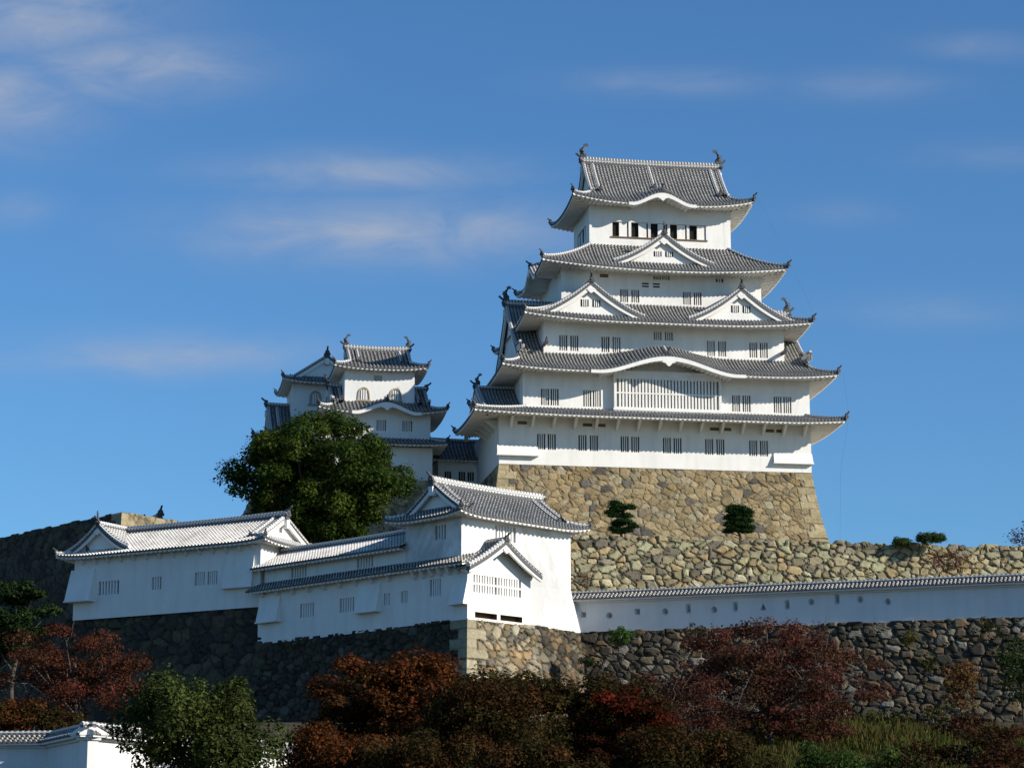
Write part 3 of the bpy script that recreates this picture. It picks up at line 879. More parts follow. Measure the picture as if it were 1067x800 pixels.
stone_wall('stone_base', [kf(-.02, 19.1), kf(-.02, -.02), kf(32.92, -.02), kf(32.92, 19.1)], KZ-.02, 33.0, keep_b, (.80, .62), TAN, 'tall ochre stone base under the main keep, few dark stones among tan ones',
           seed=3, gapf=.5, res=.12, amp=.12, quoins=((1, 1), (1, 0), (2, 1), (2, 0)), pal_w=TANW, top_jit=0, cap=2.0, qcol=(.42, .35, .21))
bf = fr((5.15, 212.0), 9.5)
stone_wall('stone_wall', [bf(-13, 30), bf(-13, 0), bf(88, 0)], 33.4, 22.9, lambda h: .22*h, (.80, .56), PALE, 'pale greenish stone wall above the long tiled parapet, below the main keep',
           seed=5, res=.11, amp=.28, top_jit=.16)
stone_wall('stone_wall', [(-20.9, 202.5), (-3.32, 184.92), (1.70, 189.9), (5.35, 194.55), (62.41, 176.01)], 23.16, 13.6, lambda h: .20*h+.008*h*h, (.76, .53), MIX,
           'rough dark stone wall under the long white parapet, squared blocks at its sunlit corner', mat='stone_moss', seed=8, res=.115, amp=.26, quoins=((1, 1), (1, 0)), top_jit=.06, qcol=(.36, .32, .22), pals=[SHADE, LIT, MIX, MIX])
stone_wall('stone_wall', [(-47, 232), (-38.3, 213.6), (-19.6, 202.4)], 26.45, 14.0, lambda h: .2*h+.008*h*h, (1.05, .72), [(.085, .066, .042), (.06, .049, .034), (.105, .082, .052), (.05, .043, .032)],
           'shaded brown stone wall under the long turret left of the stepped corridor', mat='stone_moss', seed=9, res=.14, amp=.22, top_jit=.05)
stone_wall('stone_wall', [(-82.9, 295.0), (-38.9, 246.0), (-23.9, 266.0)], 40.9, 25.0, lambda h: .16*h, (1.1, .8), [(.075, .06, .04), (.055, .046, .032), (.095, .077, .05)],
           'high dark stone wall at the far left with a small sunlit corner on top', seed=12, res=.17, amp=.18, quoins=((1, 1), (1, 0)), top_jit=.1, cap=3.0, qcol=(.36, .31, .19), pals=[[(.075, .06, .04), (.055, .046, .032), (.095, .077, .05)], [(.28, .23, .14), (.22, .19, .12), (.32, .27, .17)]])  # sun and shade put into the colours: dark shaded face, tan sunlit face
SO = (-17.811, 260.0, 54.778); SD = 10.0
sf = fr(SO, SD)
stone_wall('stone_base', [sf(-9, 34), sf(-9, 13.2), sf(-3.2, 13.2), sf(-3.2, -2.6), sf(9.5, -2.6), sf(9.5, 1.9), sf(20.5, 1.9)], 46.25, 33.0, lambda h: .14*h, (1.0, .8), [(.36, .29, .18), (.32, .27, .18), (.27, .22, .15)],
           'brown stone base of the small keep, mostly hidden behind the big green tree', seed=14, res=.2, amp=.14, top_jit=0, cap=2)

# ------------------------------------------------------------------ main keep
K = thing('castle_keep', (KX, KY, KZ), KD, 'tall white five tiered main keep with grey tiled roofs on an ochre stone base', 'castle keep')
def pair(cs, z0, z1, w=.85, side='F', shut=(), bars=3):
    out = []
    for i, c in enumerate(cs): out.append((side, c-w/2, c+w/2, z0, z1, dict(bars=bars, back='shutter' if i in shut else 'dark', barw=.095)))
    return out
f1 = (0, 32.9, 0, 19.1); f2 = (2.62, 33.1, .8, 18.3); f3 = (5.04, 30.88, 2.2, 16.9); f4 = (7.25, 28.94, 3.8, 15.3); f5 = (10.57, 26.07, 5.2, 13.9)
storey(K, f1, 0, 5.1, pair((4.37, 5.47, 8.67, 9.87, 13.09, 14.2, 17.54, 18.66, 22.01, 23.2, 26.7, 27.85), 1.6, 3.25)
       + [('F', c-.5, c+.5, 4.15, 4.5, dict(bars=0, back='brownvent', depth=.12, name='vent')) for c in (2.4, 9.2, 10.6, 22.6, 23.9, 28.5, 29.7)])
storey(K, f2, 4.9, 10.2, pair((4.93, 5.93, 9.36, 10.37, 25.17, 26.3, 29.65, 30.7), 6.4, 8.15))
storey(K, f3, 10.8, 15.8, pair((7.13, 8.3, 11.61, 12.79, 22.94, 24.14, 27.52, 28.67), 12.55, 14.2, shut=(3, 4)) + pair((17.2, 18.4), 14.05, 14.95, shut=(0, 1)))
storey(K, f4, 16.5, 21.9, pair((14.0, 15.2, 20.82, 21.97), 18.4, 19.8)
       + [('F', c-.38, c+.38, z-.09, z+.09, dict(bars=0, back='dark', depth=.12, name='slot')) for c in (16.3, 17.5) for z in (20.22, 20.52)]
       + pair((17.6, 18.55), 21.0, 21.45, w=.8, bars=3) + [('F', 11.4, 12.3, 21.0, 21.4, dict(bars=0, back='brownvent', depth=.12, name='vent')), ('F', 24.0, 24.8, 21.0, 21.4, dict(bars=2, back='dark', depth=.12))])
storey(K, f5, 23.5, 29.7, [('F', 13.08, 23.35, 25.95, 27.6, dict(bars=0, depth=.35)), ('L', 7.2, 11.9, 25.95, 27.6, dict(bars=0, depth=.35))])
S5 = Side('F', *f5)
for x in (14.28, 16.40, 18.52, 20.64, 22.82):       # sliding shutters and posts of the top floor
    m = MB(); a = x-10.57; m.hexa([S5.p(a-.44, .12, 26.0), S5.p(a+.44, .12, 26.0), S5.p(a+.44, .2, 26.0), S5.p(a-.44, .2, 26.0), S5.p(a-.44, .12, 27.55), S5.p(a+.44, .12, 27.55), S5.p(a+.44, .2, 27.55), S5.p(a-.44, .2, 27.55)])
    m.build('shutter', M['plaster'], K)
for x in (15.0, 17.13, 19.25, 21.38):
    m = MB(); m.box(x-.14, x+.14, 5.21, 5.5, 25.953, 27.597); m.build('window_post', M['plaster'], K)
m = MB(); m.box(12.9, 23.5, 5.10, 5.22, 25.80, 25.945); m.build('window_sill', M['wood'], K)
SL5 = Side('L', *f5)
for y in (8.3, 10.0, 11.4):
    a = 13.9-y; m = MB(); m.hexa([SL5.p(a-.36, .1, 26.0), SL5.p(a+.36, .1, 26.0), SL5.p(a+.36, .2, 26.0), SL5.p(a-.36, .2, 26.0), SL5.p(a-.36, .1, 27.55), SL5.p(a+.36, .1, 27.55), SL5.p(a+.36, .2, 27.55), SL5.p(a-.36, .2, 27.55)])
    m.build('shutter', M['plaster'], K)
# lattice bay of the second storey
storey(K, (12.05, 23.44, .1, .82), 5.3, 10.2, [('F', 12.32, 23.17, 6.35, 9.35, dict(bars=30, back='shutter', rail=True, depth=.4, barw=.2, name='lattice_window'))], name='lattice_bay')
m = MB(); m.box(11.95, 23.54, .02, .2, 6.0, 6.25); m.build('window_sill', M['plaster'], K)

o4 = lambda a: dict(F=a, B=a, L=a, R=a)
Roof(K, (-3.0, 35.75, -3.3, 10.6), 4.86, dict(F=4.1, B=4.1, L=6.0, R=3.1), curve_rise(1.25, c=.25), dict(F=3.3, B=3.3, L=3.4, R=3.3), up=.30)
Roof(K, (.05, 35.5, -1.95, 21.05), 9.86, dict(F=2.6, B=2.6, L=2.1, R=2.0), curve_rise(1.3, 11.5/2.6, 9.0, .3), dict(F=2.75, B=2.75, L=2.75, R=2.75), axis='x', tmax=11.5/2.6, up=.45, upk=4,
     kara={'F': [(17.4, 7.3, 1.65)]}, gable_in=.6, fish_scale=.8)
Roof(K, (2.6, 33.3, -.45, 19.55), 15.5, dict(F=4.25, B=4.25, L=4.85, R=4.66), curve_rise(2.65, c=.3), o4(2.65), up=.65)
Roof(K, (4.8, 31.2, 1.2, 17.9), 21.56, dict(F=4.0, B=4.0, L=5.97, R=5.43), curve_rise(3.4, c=.3), o4(2.6), up=.75, kara={'L': [(9.55, 3.4, 1.6)]})
RE = Roof(K, (8.4, 28.15, 2.9, 16.2), 29.3, dict(F=2.2, B=2.2, L=2.25, R=2.05), curve_rise(1.35, 6.65/2.2, 5.95, .35), o4(2.3), axis='x', tmax=6.65/2.2, up=.75, upk=3.2,
     kara={'F': [(18.1, 3.3, 1.15)]}, gable_in=.5, fish_scale=.82)
# short middle ridge of the top roof
P = RE.S['F'].P(np.full(6, 18.0-8.4), np.linspace(6.4, 3.4, 6), RE.h('F', np.full(6, 9.6), np.linspace(6.4, 3.4, 6))+.05)
m = MB(); m.sweep(P, RIDGE_PROF, 0, .62); m.build('verge_ridge', M['ridge'], K)
link('ridge_end_tile', END_TILE, K, P[-1], 0, .8)
SC = Side('F', 2.4, 33.6, -.45, 19.55); SDm = Side('F', 4.6, 31.5, 1.2, 17.9)
def gwin(parent, S, a, z0, z1, d):
    for c in (a-.62, a+.62):
        m = MB()
        m.hexa([S.p(c-.42, d-.02, z0), S.p(c+.42, d-.02, z0), S.p(c+.42, d+.1, z0), S.p(c-.42, d+.1, z0), S.p(c-.42, d-.02, z1), S.p(c+.42, d-.02, z1), S.p(c+.42, d+.1, z1), S.p(c-.42, d+.1, z1)])
        o = m.build('window', M['dark'], parent); b = MB()
        for i in range(3):
            q = c-.42+.84*(i+1)/4
            b.hexa([S.p(q-.05, d-.07, z0), S.p(q+.05, d-.07, z0), S.p(q+.05, d-.025, z0), S.p(q-.05, d-.025, z0), S.p(q-.05, d-.07, z1), S.p(q+.05, d-.07, z1), S.p(q+.05, d-.025, z1), S.p(q-.05, d-.025, z1)])
        b.build('window_lattice', M['plaster'], o)
for ax in (9.75, 25.85):
    dormer(K, SC, ax-2.4, 15.95, 5.7, 3.55, .75, 3.9, board=.5)
    gwin(K, SC, ax-2.4, 17.0, 17.75, 1.2)
dormer(K, SDm, 18.0-4.6, 22.35, 5.4, 3.15, .85, 3.4, board=.48)
gwin(K, SDm, 13.4, 23.2, 23.75, 1.3)
SA = Side('L', -3.0, 36.2, -3.3, 10.6)
dormer(K, SA, 10.6-6.2, 5.25, 7.4, 3.75, 1.45, 4.8, spike=False, curve=.5)
link('fish_ornament', SHACHI, K, (-1.25, 6.2, 9.6), 0, .62)
SRr = Side('R', 2.4, 33.6, -.45, 19.55)
# brackets under the lowest eave, stone-drop boxes at the corners
bm_ = MB(); bm_.hexa([(-.13, -.35, -.9), (.13, -.35, -.9), (.13, 0, -1.05), (-.13, 0, -1.05), (-.13, -1.5, -.05), (.13, -1.5, -.05), (.13, 0, -.05), (-.13, 0, -.05)])
BR = bm_.mesh('eave_bracket', M['plaster'])
for i in range(15): link('eave_bracket', BR, K, (1.2+i*2.21, .003, 4.82))
for i in range(4): link('eave_bracket', BR, K, (-.003, 1.4+i*2.1, 4.82), R(-90))
drop_box(K, Side('F', *f1), -.25, 4.0, .95, 2.0, .45)
drop_box(K, Side('F', *f1), 28.8, 33.0, .95, 2.0, .45)
m = MB(); m.tube([(36.0, -3.1, 4.9), (35.4, -2.0, 0), (35.2, -1.6, -9)], .007, 5); m.tube([(36.0, -1.9, 10.2), (36.2, -3.0, 5.2)], .007, 5)
m.tube([(33.7, -.3, 16.4), (31.7, 1.2, 22.3), (28.6, 3.0, 30.2)], .007, 5); m.build('lightning_cable', M['cable'], K)

# ------------------------------------------------------------------ west small keep
W = thing('small_keep', SO, SD, 'white three tiered small keep with two bell shaped windows, behind the big green tree', 'castle keep')
def bell_window(parent, S, a, z0, z1, w, label=None):
    n = 13; t = np.linspace(0, math.pi, n)
    out = [(-w*1.08, 0)]+[(-math.cos(x)*w*(1-.12*math.sin(x)), (z1-z0)*(.45+.55*math.sin(x)**.8)) for x in t]+[(w*1.08, 0)]
    def ringpts(k, d, dz=0): return [S.p(a+x*k, d, z0+dz+z*k) for x, z in out]
    m = MB(); A, Bq = ringpts(1.10, -.10, -.05), ringpts(.92, -.10, .02); A2, B2 = ringpts(1.10, .03, -.05), ringpts(.92, .03, .02)
    for i in range(len(out)-1):
        m.poly([A[i], A[i+1], Bq[i+1], Bq[i]][::-1], 1); m.poly([A2[i], A2[i+1], A[i+1], A[i]][::-1], 1); m.poly([Bq[i], Bq[i+1], B2[i+1], B2[i]][::-1], 1)
    m.poly([S.p(a+x*.92, -.015, z0+.02+z*.92) for x, z in out], 0)
    m.hexa([S.p(a-w*1.4, -.18, z0-.14), S.p(a+w*1.4, -.18, z0-.14), S.p(a+w*1.4, .02, z0-.14), S.p(a-w*1.4, .02, z0-.14), S.p(a-w*1.4, -.18, z0-.02), S.p(a+w*1.4, -.18, z0-.02), S.p(a+w*1.4, .02, z0-.02), S.p(a-w*1.4, .02, z0-.02)], 1)
    o = m.build('bell_window', [M['shutter'], M['frame']], parent)
    b = MB()
    for i in (-1, 0, 1):
        q = a+i*w*.42; zt = z0+(z1-z0)*(.80 if i else .86)
        b.hexa([S.p(q-.06, -.085, z0+.03), S.p(q+.06, -.085, z0+.03), S.p(q+.06, -.03, z0+.03), S.p(q-.06, -.03, z0+.03), S.p(q-.06, -.085, zt), S.p(q+.06, -.085, zt), S.p(q+.06, -.03, zt), S.p(q-.06, -.03, zt)])
    b.build('window_lattice', M['plaster'], o)
w1 = (0, 7.5, 0, 6.2); w2 = (-1.4, 9.05, -1.3, 7.5); w3 = (-2.0, 9.2, -1.9, 8.1)
storey(W, w1, -.8, 4.1, [('F', 3.1, 4.0, 2.55, 3.15, dict(bars=0, back='shutter', depth=.1))], plaster='plaster_far')
for a in (2.04, 5.44): bell_window(W, Side('F', *w1), a, .42, 1.75, .58)
storey(W, w2, -4.2, -.9, [('F', 3.3, 4.3, -3.1, -1.95, dict(bars=5, back='shutter')), ('F', 6.05, 7.1, -3.1, -1.95, dict(bars=5, back='shutter')),
                          ('F', 3.2, 4.4, -1.5, -1.1, dict(bars=0, back='brownvent', depth=.2, name='vent')), ('F', 4.9, 6.1, -1.5, -1.1, dict(bars=0, back='brownvent', depth=.2, name='vent'))], plaster='plaster_far')
storey(W, w3, -8.6, -4.9, [], plaster='plaster_far')
tk = dict(tile='tile_dark', ridge='ridge', plaster='plaster_far', sp=.40, rr=.11, th=.12, fh=.16)
Roof(W, (-1.25, 8.85, -1.25, 7.45), 3.75, dict(F=1.3, B=1.3, L=1.6, R=1.6), curve_rise(.75, 4.35/1.3, 2.75, .3), o4(1.25), axis='x', tmax=4.35/1.3, up=.35, upk=3, fish_scale=.62, ridge_h=1.25, end_scale=.85, gable_in=.35, **tk)
Roof(W, (-3.0, 10.65, -2.9, 9.1), -1.25, dict(F=1.7, B=1.7, L=1.5, R=1.5), curve_rise(.75, 6.0/1.7, 3.5, .3), o4(1.6), axis='x', tmax=6.0/1.7, up=.45, upk=3, fish=False, ridge_h=1.0, end_scale=.85, gable_in=.35,
     kara={'F': [(4.2, 3.3, 1.0)]}, **tk)
Roof(W, (-3.6, 10.6, -3.4, 9.7), -4.75, dict(F=2.1, B=2.1, L=2.2, R=1.55), curve_rise(.85), dict(F=1.5, B=1.6, L=1.6, R=1.4), up=.2, **tk)
drop_box(W, Side('F', *w3), 6.3, 8.6, -6.9, -6.0, .35, 'plaster_far')

# ------------------------------------------------------------------ corridor between small keep and main keep
C1 = thing('corridor_building', (-8.62, 264.0, 46.75), 10, 'low shaded corridor with small dark windows between the small keep and the main keep', 'building')
storey(C1, (.7, 11, 0, 5), -.8, 2.75, [('F', c-.36, c+.36, .45, 1.45, dict(bars=2, back='dark', barw=.06)) for c in (1.76, 3.3, 4.25)], plaster='plaster_far')
Roof(C1, (.1, 12, -1.0, 6.0), 2.65, dict(F=1, B=1, L=.02, R=.02), curve_rise(.62, 3.5, 2.45, .1), dict(F=1, B=1, L=.5, R=.5), axis='x', tmax=3.5, up=0, sides='FB', hips=False, fish=False, ridge_h=.9, end_scale=.7, verge=False, **tk)

# ------------------------------------------------------------------ north-west small keep
IO = (-24.735, 275.0, 55.646)
I = thing('small_keep', IO, 10, 'white small keep farther left and behind, with its roof gable facing front', 'castle keep')
i1 = (0, 7.7, 0, 7.0); i2 = (-2.6, 10.4, -2.4, 9.4)
storey(I, i1, -1.0, 4.8, [('L', 2.0, 3.0, 2.4, 3.7, dict(bars=3, back='shutter')), ('F', 4.0, 5.1, 3.6, 4.2, dict(bars=0, back='shutter', depth=.1))], plaster='plaster_far')
bell_window(I, Side('F', *i1), 2.62, 2.15, 3.65, .62)
storey(I, i2, -9.6, -2.4, [], plaster='plaster_far')
Roof(I, (-1.2, 8.9, -1.4, 8.4), 4.55, dict(F=1.2, B=1.2, L=1.2, R=1.2), curve_rise(.6, 5.05/1.2, 3.15, .3), o4(1.25), axis='y', tmax=5.05/1.2, up=.4, upk=3.5, fish=False, ridge_h=1.0, end_scale=.9, gable_in=.3, **tk)
Roof(I, (-4.6, 12.4, -4.4, 11.4), -2.9, dict(F=2.0, B=2.0, L=2.0, R=2.0), curve_rise(.9, 7.9/2.0, 5.3, .3), o4(2.0), axis='x', tmax=7.9/2.0, up=.5, upk=3, fish=False, ridge_h=1.0, end_scale=.9, gable_in=.35, **tk)

# ------------------------------------------------------------------ corner turret and stepped corridor turret
TO = (-3.317, 185.0, 23.2)
T = thing('corner_turret', TO, 45, 'white two storey corner turret with a lattice windowed gabled porch above the sunlit stone corner', 'turret')
t1 = (0, 6.7, 0, 7.4); t2 = (.5, 12.4, 1.2, 7.4)
storey(T, t1, -.12, 4.15, [('F', .62, 3.07, 1.95, 3.28, dict(bars=8, back='dark', rail=True, barw=.15)), ('F', 3.22, 5.67, 1.95, 3.28, dict(bars=8, back='dark', rail=True, barw=.15)),
                           ('F', .78, 3.1, .06, .5, dict(bars=0, back='wood', depth=.6, name='drop_opening', plaster='wood')), ('F', 3.45, 5.8, .06, .5, dict(bars=0, back='wood', depth=.6, name='drop_opening', plaster='wood')),
                           ('L', 2.9, 4.1, 1.9, 3.2, dict(bars=4, back='shutter')), ('L', 6.6, 7.3, 1.7, 2.6, dict(bars=3, back='shutter'))])
storey(T, t2, -.1, 8.1, [('F', 4.1, 6.3, 6.35, 7.55, dict(bars=6, back='dark', barw=.19)), ('L', 2.9, 4.1, 6.25, 7.35, dict(bars=3, back='shutter', barw=.14))], plaster='plaster_mould')
m = MB(); m.hexa([(6.72, .68, -.1), (12.98, .68, -.1), (12.98, 7.3, -.1), (6.72, 7.3, -.1), (6.72, 1.19, 3.2), (12.41, 1.19, 3.2), (12.41, 7.3, 3.2), (6.72, 7.3, 3.2)]); m.build('wall_flare', M['plaster_mould'], T)
tt_ = dict(tile='tile_mid', ridge='ridge_white', sp=.33, rr=.10, th=.12, fh=.16)
Roof(T, (-.65, 13.4, .05, 8.55), 7.9, dict(F=1.1, B=1.1, L=1.0, R=1.1), curve_rise(.5, 4.25/1.1, 2.7, .25), o4(1.15), axis='x', tmax=4.25/1.1, up=.30, upk=3, fish=False, ridge_h=1.35, end_scale=.8, gable_in=.55, verge=True, **tt_)
dormer(T, Side('F', *t1), 3.15, 3.62, 3.85, 2.3, -.95, 2.3, tile='tile_mid', ridge='ridge', curve=.22, board=.40, ped=.93, spike=False, es=.7, sp=.33)
lowr = dict(tile='tile_dark', ridge='ridge', sp=.33, rr=.10, th=.12, fh=.14, sides='L', hips=False, up=0)
Roof(T, (-.85, 9, -.3, 7.95), 4.12, dict(F=.01, B=.01, L=1.5, R=1.5), curve_rise(.72, c=.1), dict(F=.01, B=.01, L=.9, R=.9), **lowr)
drop_box(T, Side('L', *t1), 5.9, 7.5, 1.1, 2.9, .55)
tb = MB(); tb.hexa([(-.12, -.25, -.55), (.12, -.25, -.55), (.12, 0, -.7), (-.12, 0, -.7), (-.12, -.62, -.02), (.12, -.62, -.02), (.12, 0, -.02), (-.12, 0, -.02)])
TB = tb.mesh('eave_bracket', M['plaster'])
for i in range(6): link('eave_bracket', TB, T, (-.003, .9+i*.95, 4.0), R(-90))

C2 = thing('corridor_turret', TO, 45, 'long shaded white corridor turret with two stepped tile roofs left of the corner turret', 'turret')
storey(C2, (0, 6.4, 7.41, 24.5), -.2, 4.15, [('L', y-.85, y+.85, 1.55, 2.65, dict(bars=5, back='shutter')) for y in (18.4, 13.6)] + [('L', 8.6, 9.3, 1.7, 2.6, dict(bars=3, back='shutter'))])
storey(C2, (.6, 6.0, 7.41, 24.5), 4.0, 6.2, [('L', y-.95, y+.95, 4.95, 5.8, dict(bars=5, back='shutter', name='window')) for y in (20.2, 12.2)])
drop_box(C2, Side('L', 0, 6.4, 7.41, 24.5), .35, 2.9, 1.55, 3.75, .55)
drop_box(C2, Side('L', 0, 6.4, 7.41, 24.5), 12.4, 14.9, 1.35, 3.45, .55)
Roof(C2, (-.85, 9, 7.96, 25.2), 4.12, dict(F=.01, B=.01, L=1.5, R=1.5), curve_rise(.72, c=.1), dict(F=.01, B=.01, L=.9, R=.9), **lowr)
tw = dict(tile='tile_white', ridge='ridge_white', sp=.34, rr=.10, th=.12, fh=.16)
Roof(C2, (-.35, 6.75, 7.2, 25.3), 6.05, dict(F=.02, B=.02, L=1.0, R=1.0), curve_rise(.42, 3.55, 1.62, .15), dict(F=.5, B=.5, L=.95, R=.95), axis='y', tmax=3.55, up=0, sides='LR', hips=False, fish=False, ridge_h=.9, end_scale=.7, gable_in=.35, verge=False, **tw)
for i in range(9): link('eave_bracket', TB, C2, (-.003, 8.6+i*1.9, 4.0), R(-90), .8)

LO = (-20.81, 203.0, 26.56)
L = thing('long_turret', LO, -30, 'long white turret at the left with bright limed roof tiles and a sunlit gable end', 'turret')
l1 = (-19.3, .25, 0, 7.5)
storey(L, l1, -.4, 5.0, [('F', -16.6, -14.4, 1.6, 2.75, dict(bars=6, back='shutter')), ('F', -10.9, -9.9, 1.7, 2.75, dict(bars=3, back='shutter')), ('F', -6.4, -5.4, 1.75, 2.85, dict(bars=4, back='shutter')), ('F', -5.1, -4.1, 1.75, 2.85, dict(bars=4, back='shutter'))])
Roof(L, (-20.6, 1.35, -.95, 8.45), 4.95, dict(F=1.15, B=1.15, L=1.3, R=1.2), curve_rise(.5, 4.7/1.15, 2.55, .25), o4(1.0), axis='x', tmax=4.7/1.15, up=.25, upk=3, fish=False, ridge_h=1.1, end_scale=.8, gable_in=.55, **tw)
dormer(L, Side('F', *l1), 2.5, 5.35, 3.4, 2.3, -.15, 4.0, tile='tile_white', ridge='ridge_white', board=.38, es=.8)
drop_box(L, Side('F', *l1), -.35, 2.3, 1.2, 3.9, .8)
drop_box(L, Side('F', *l1), 16.0, 19.0, 1.35, 3.9, .5)
for i in range(14): link('eave_bracket', TB, L, (-18.3+i*1.38, -.003, 4.72), 0, .7)

F_ = thing('distant_turret', (-38.9, 273.0, 35.6), 24, 'tiny roof ridge of a distant turret peeking over the high dark stone wall', 'turret')
storey(F_, (-2.5, 2.5, 0, 6), 0, 6.6, [], plaster='plaster_far')
Roof(F_, (-3.4, 3.4, -1, 7), 6.5, dict(F=1.1, B=1.1, L=1, R=1), curve_rise(.55, 3.4, 2.55, .3), o4(.95), axis='y', tmax=3.4, up=.25, fish=False, ridge_h=1.2, **tk)

# ------------------------------------------------------------------ tiled plaster parapet walls
def parapet(name, pts, z, H, label, holes=(), group=None, thick=.6, half=.86, rise=.44, sp=.31, wallmat='plaster_wall', tile='tile', lean=0.0):
    root = thing(name, (pts[0][0], pts[0][1], z), 0, label, 'parapet wall', group)
    for i in range(len(pts)-1):
        p, q = np.array(pts[i], float), np.array(pts[i+1], float); Ls = np.linalg.norm(q-p); ang = math.atan2(*(q-p)[::-1])
        loc = (p[0]-pts[0][0], p[1]-pts[0][1], 0)
        def put(o): o.location = loc; o.rotation_euler = (0, 0, ang); return o
        S = Side('F', 0, Ls, 0, thick)
        hs = [h for h in holes if h[0] == i]
        m = MB(); rects = [(h[1]-.30, h[1]+.30, h[2]-(.46 if h[3] == 'tall' else .34), h[2]+(.46 if h[3] == 'tall' else .34)) for h in hs]
        wall_side(m, S, -.25, H+.05, rects)
        m.poly([(Ls, thick, -.25), (0, thick, -.25), (0, thick, H+.05), (Ls, thick, H+.05)]); m.poly([(0, thick, -.25), (0, 0, -.25), (0, 0, H+.05), (0, thick, H+.05)]); m.poly([(Ls, 0, -.25), (Ls, thick, -.25), (Ls, thick, H+.05), (Ls, 0, H+.05)])
        w = put(m.build('wall', M[wallmat], root))
        for h, r in zip(hs, rects):
            g = MB(); cx, cz = h[1], h[2]
            if h[3] == 'round': inner = [(cx+.26*math.cos(t), cz+.28*math.sin(t)) for t in np.linspace(0, 2*math.pi, 20, endpoint=False)]
            elif h[3] == 'tri': inner = [(cx-.26, cz-.26), (cx+.26, cz-.26), (cx, cz+.31)]
            elif h[3] == 'tall': inner = [(cx-.2, cz-.4), (cx+.2, cz-.4), (cx+.2, cz+.4), (cx-.2, cz+.4)]
            else: inner = [(cx-.22, cz-.25), (cx+.22, cz-.25), (cx+.22, cz+.25), (cx-.22, cz+.25)]
            n = 24; th = np.linspace(0, 2*math.pi, n, endpoint=False)+.01
            def hit(poly, t):
                dx, dz = math.cos(t), math.sin(t); best = 9
                for a in range(len(poly)):
                    x1, y1 = poly[a]; x2, y2 = poly[(a+1) % len(poly)]; x1 -= cx; x2 -= cx; y1 -= cz; y2 -= cz
                    den = dx*(y2-y1)-dz*(x2-x1)
                    if abs(den) < 1e-9: continue
                    tt = (x1*(y2-y1)-y1*(x2-x1))/den; uu = (x1*dz-y1*dx)/den
                    if tt > 0 and -1e-6 <= uu <= 1+1e-6: best = min(best, tt)
                return (cx+dx*best, cz+dz*best)
            outer = [(r[0], r[2]), (r[1], r[2]), (r[1], r[3]), (r[0], r[3])]
            I_ = [hit(inner, t) for t in th]; O_ = [hit(outer, t) for t in th]
            for a in range(n):
                b = (a+1) % n
                g.poly([(O_[a][0], .004, O_[a][1]), (O_[b][0], .004, O_[b][1]), (I_[b][0], .004, I_[b][1]), (I_[a][0], .004, I_[a][1])][::-1], 0)
                g.poly([(I_[a][0], .004, I_[a][1]), (I_[b][0], .004, I_[b][1]), (cx+(I_[b][0]-cx)*.55, .34, cz+(I_[b][1]-cz)*.55), (cx+(I_[a][0]-cx)*.55, .34, cz+(I_[a][1]-cz)*.55)], 0)
            g.poly([(cx+(x-cx)*.55, .34, cz+(zz-cz)*.55) for x, zz in I_], 1)
            o = put(g.build('loophole', [M[wallmat], M['shutter']], root))
        m = MB(); cy = thick/2
        for sg in (-1, 1):
            cs = [(-.2, 0.0)]
            for r_ in range(-1, int(Ls/sp)+2):
                for fu, hh in RIBF:
                    c = (r_+fu)*sp
                    if -.2 < c < Ls+.2: cs.append((c, hh))
            xs = np.array([c for c, _ in cs]); hh = np.array([h for _, h in cs])*.09
            t = np.linspace(0, 1, 4); y = cy+sg*half*(1-t); zz = H+.12+rise*(t*.85+.15*t**2)
            P = np.stack([xs[:, None]+0*y[None], 0*xs[:, None]+y[None], zz[None]+hh[:, None]], -1)
            UV = np.stack([np.repeat((xs/sp)[:, None], 4, 1), np.repeat((t*half*1.15/.34)[None], len(xs), 0)], -1)
            if sg > 0: P, UV = P[::-1], UV[::-1]
            m.grid(P, UV, 0)
            E_ = np.stack([np.stack([xs, 0*xs+cy+sg*half, 0*xs+H+.02], -1), np.stack([xs, 0*xs+cy+sg*half, H+.12+hh], -1)], 1)
            UE = np.stack([np.stack([xs/sp, 0*xs-.6], -1)]*2, 1)
            m.grid(E_ if sg < 0 else E_[::-1], UE if sg < 0 else UE[::-1], 0)
        for xe, sg in ((-.2, -1), (Ls+.2, 1)):
            q = [(xe, cy-half, H+.02), (xe, cy-half, H+.12), (xe, cy, H+.12+rise), (xe, cy+half, H+.12), (xe, cy+half, H+.02)]
            m.poly(q[::-1] if sg > 0 else q, 1)
        put(m.build('tile_roof', [M[tile], M[wallmat]], root))
        m = MB(); m.box(-.15, Ls+.15, cy-half+.06, cy+half-.06, H-.09, H+.03); m.box(-.1, Ls+.1, cy-.45, cy+.45, H-.24, H-.092)
        put(m.build('eave', M[wallmat], root))
        m = MB(); m.sweep([(x, cy, H+.12+rise+.02) for x in np.linspace(-.2, Ls+.2, 8)], RIDGE_PROF, 0, .55); put(m.build('ridge', M['ridge'], root))
    return root
HX = [(608,'r',640),(635,'round',641),(664,'r',637),(693,'round',637),(717,'tall',634),(744,'round',635),(766,'tall',632),(795,'tri',632),(820,'tall',630),(845,'round',627),(872,'tall',624),(896,'round',624.5),(925,'round',627)]
PX0, PY0 = 4.40, 195.29
holes = []
for u, k, v in HX:              # openings spaced along the wall
    a = (u-533.5)/2600; c, n = math.cos(R(-18)), math.sin(R(-18))
    # distance along the wall where the sight line meets it
    b = (400-v)/2600; dy = .97815-b*.20791; tx = a/dy
    s_ = (PX0-tx*PY0)/(tx*n-c); Yh = PY0+s_*n; zh = 1.6+Yh*(.20791+b*.97815)/dy
    holes.append((0, s_, round(zh-23.12, 2), {'r': 'rect'}.get(k, k)))
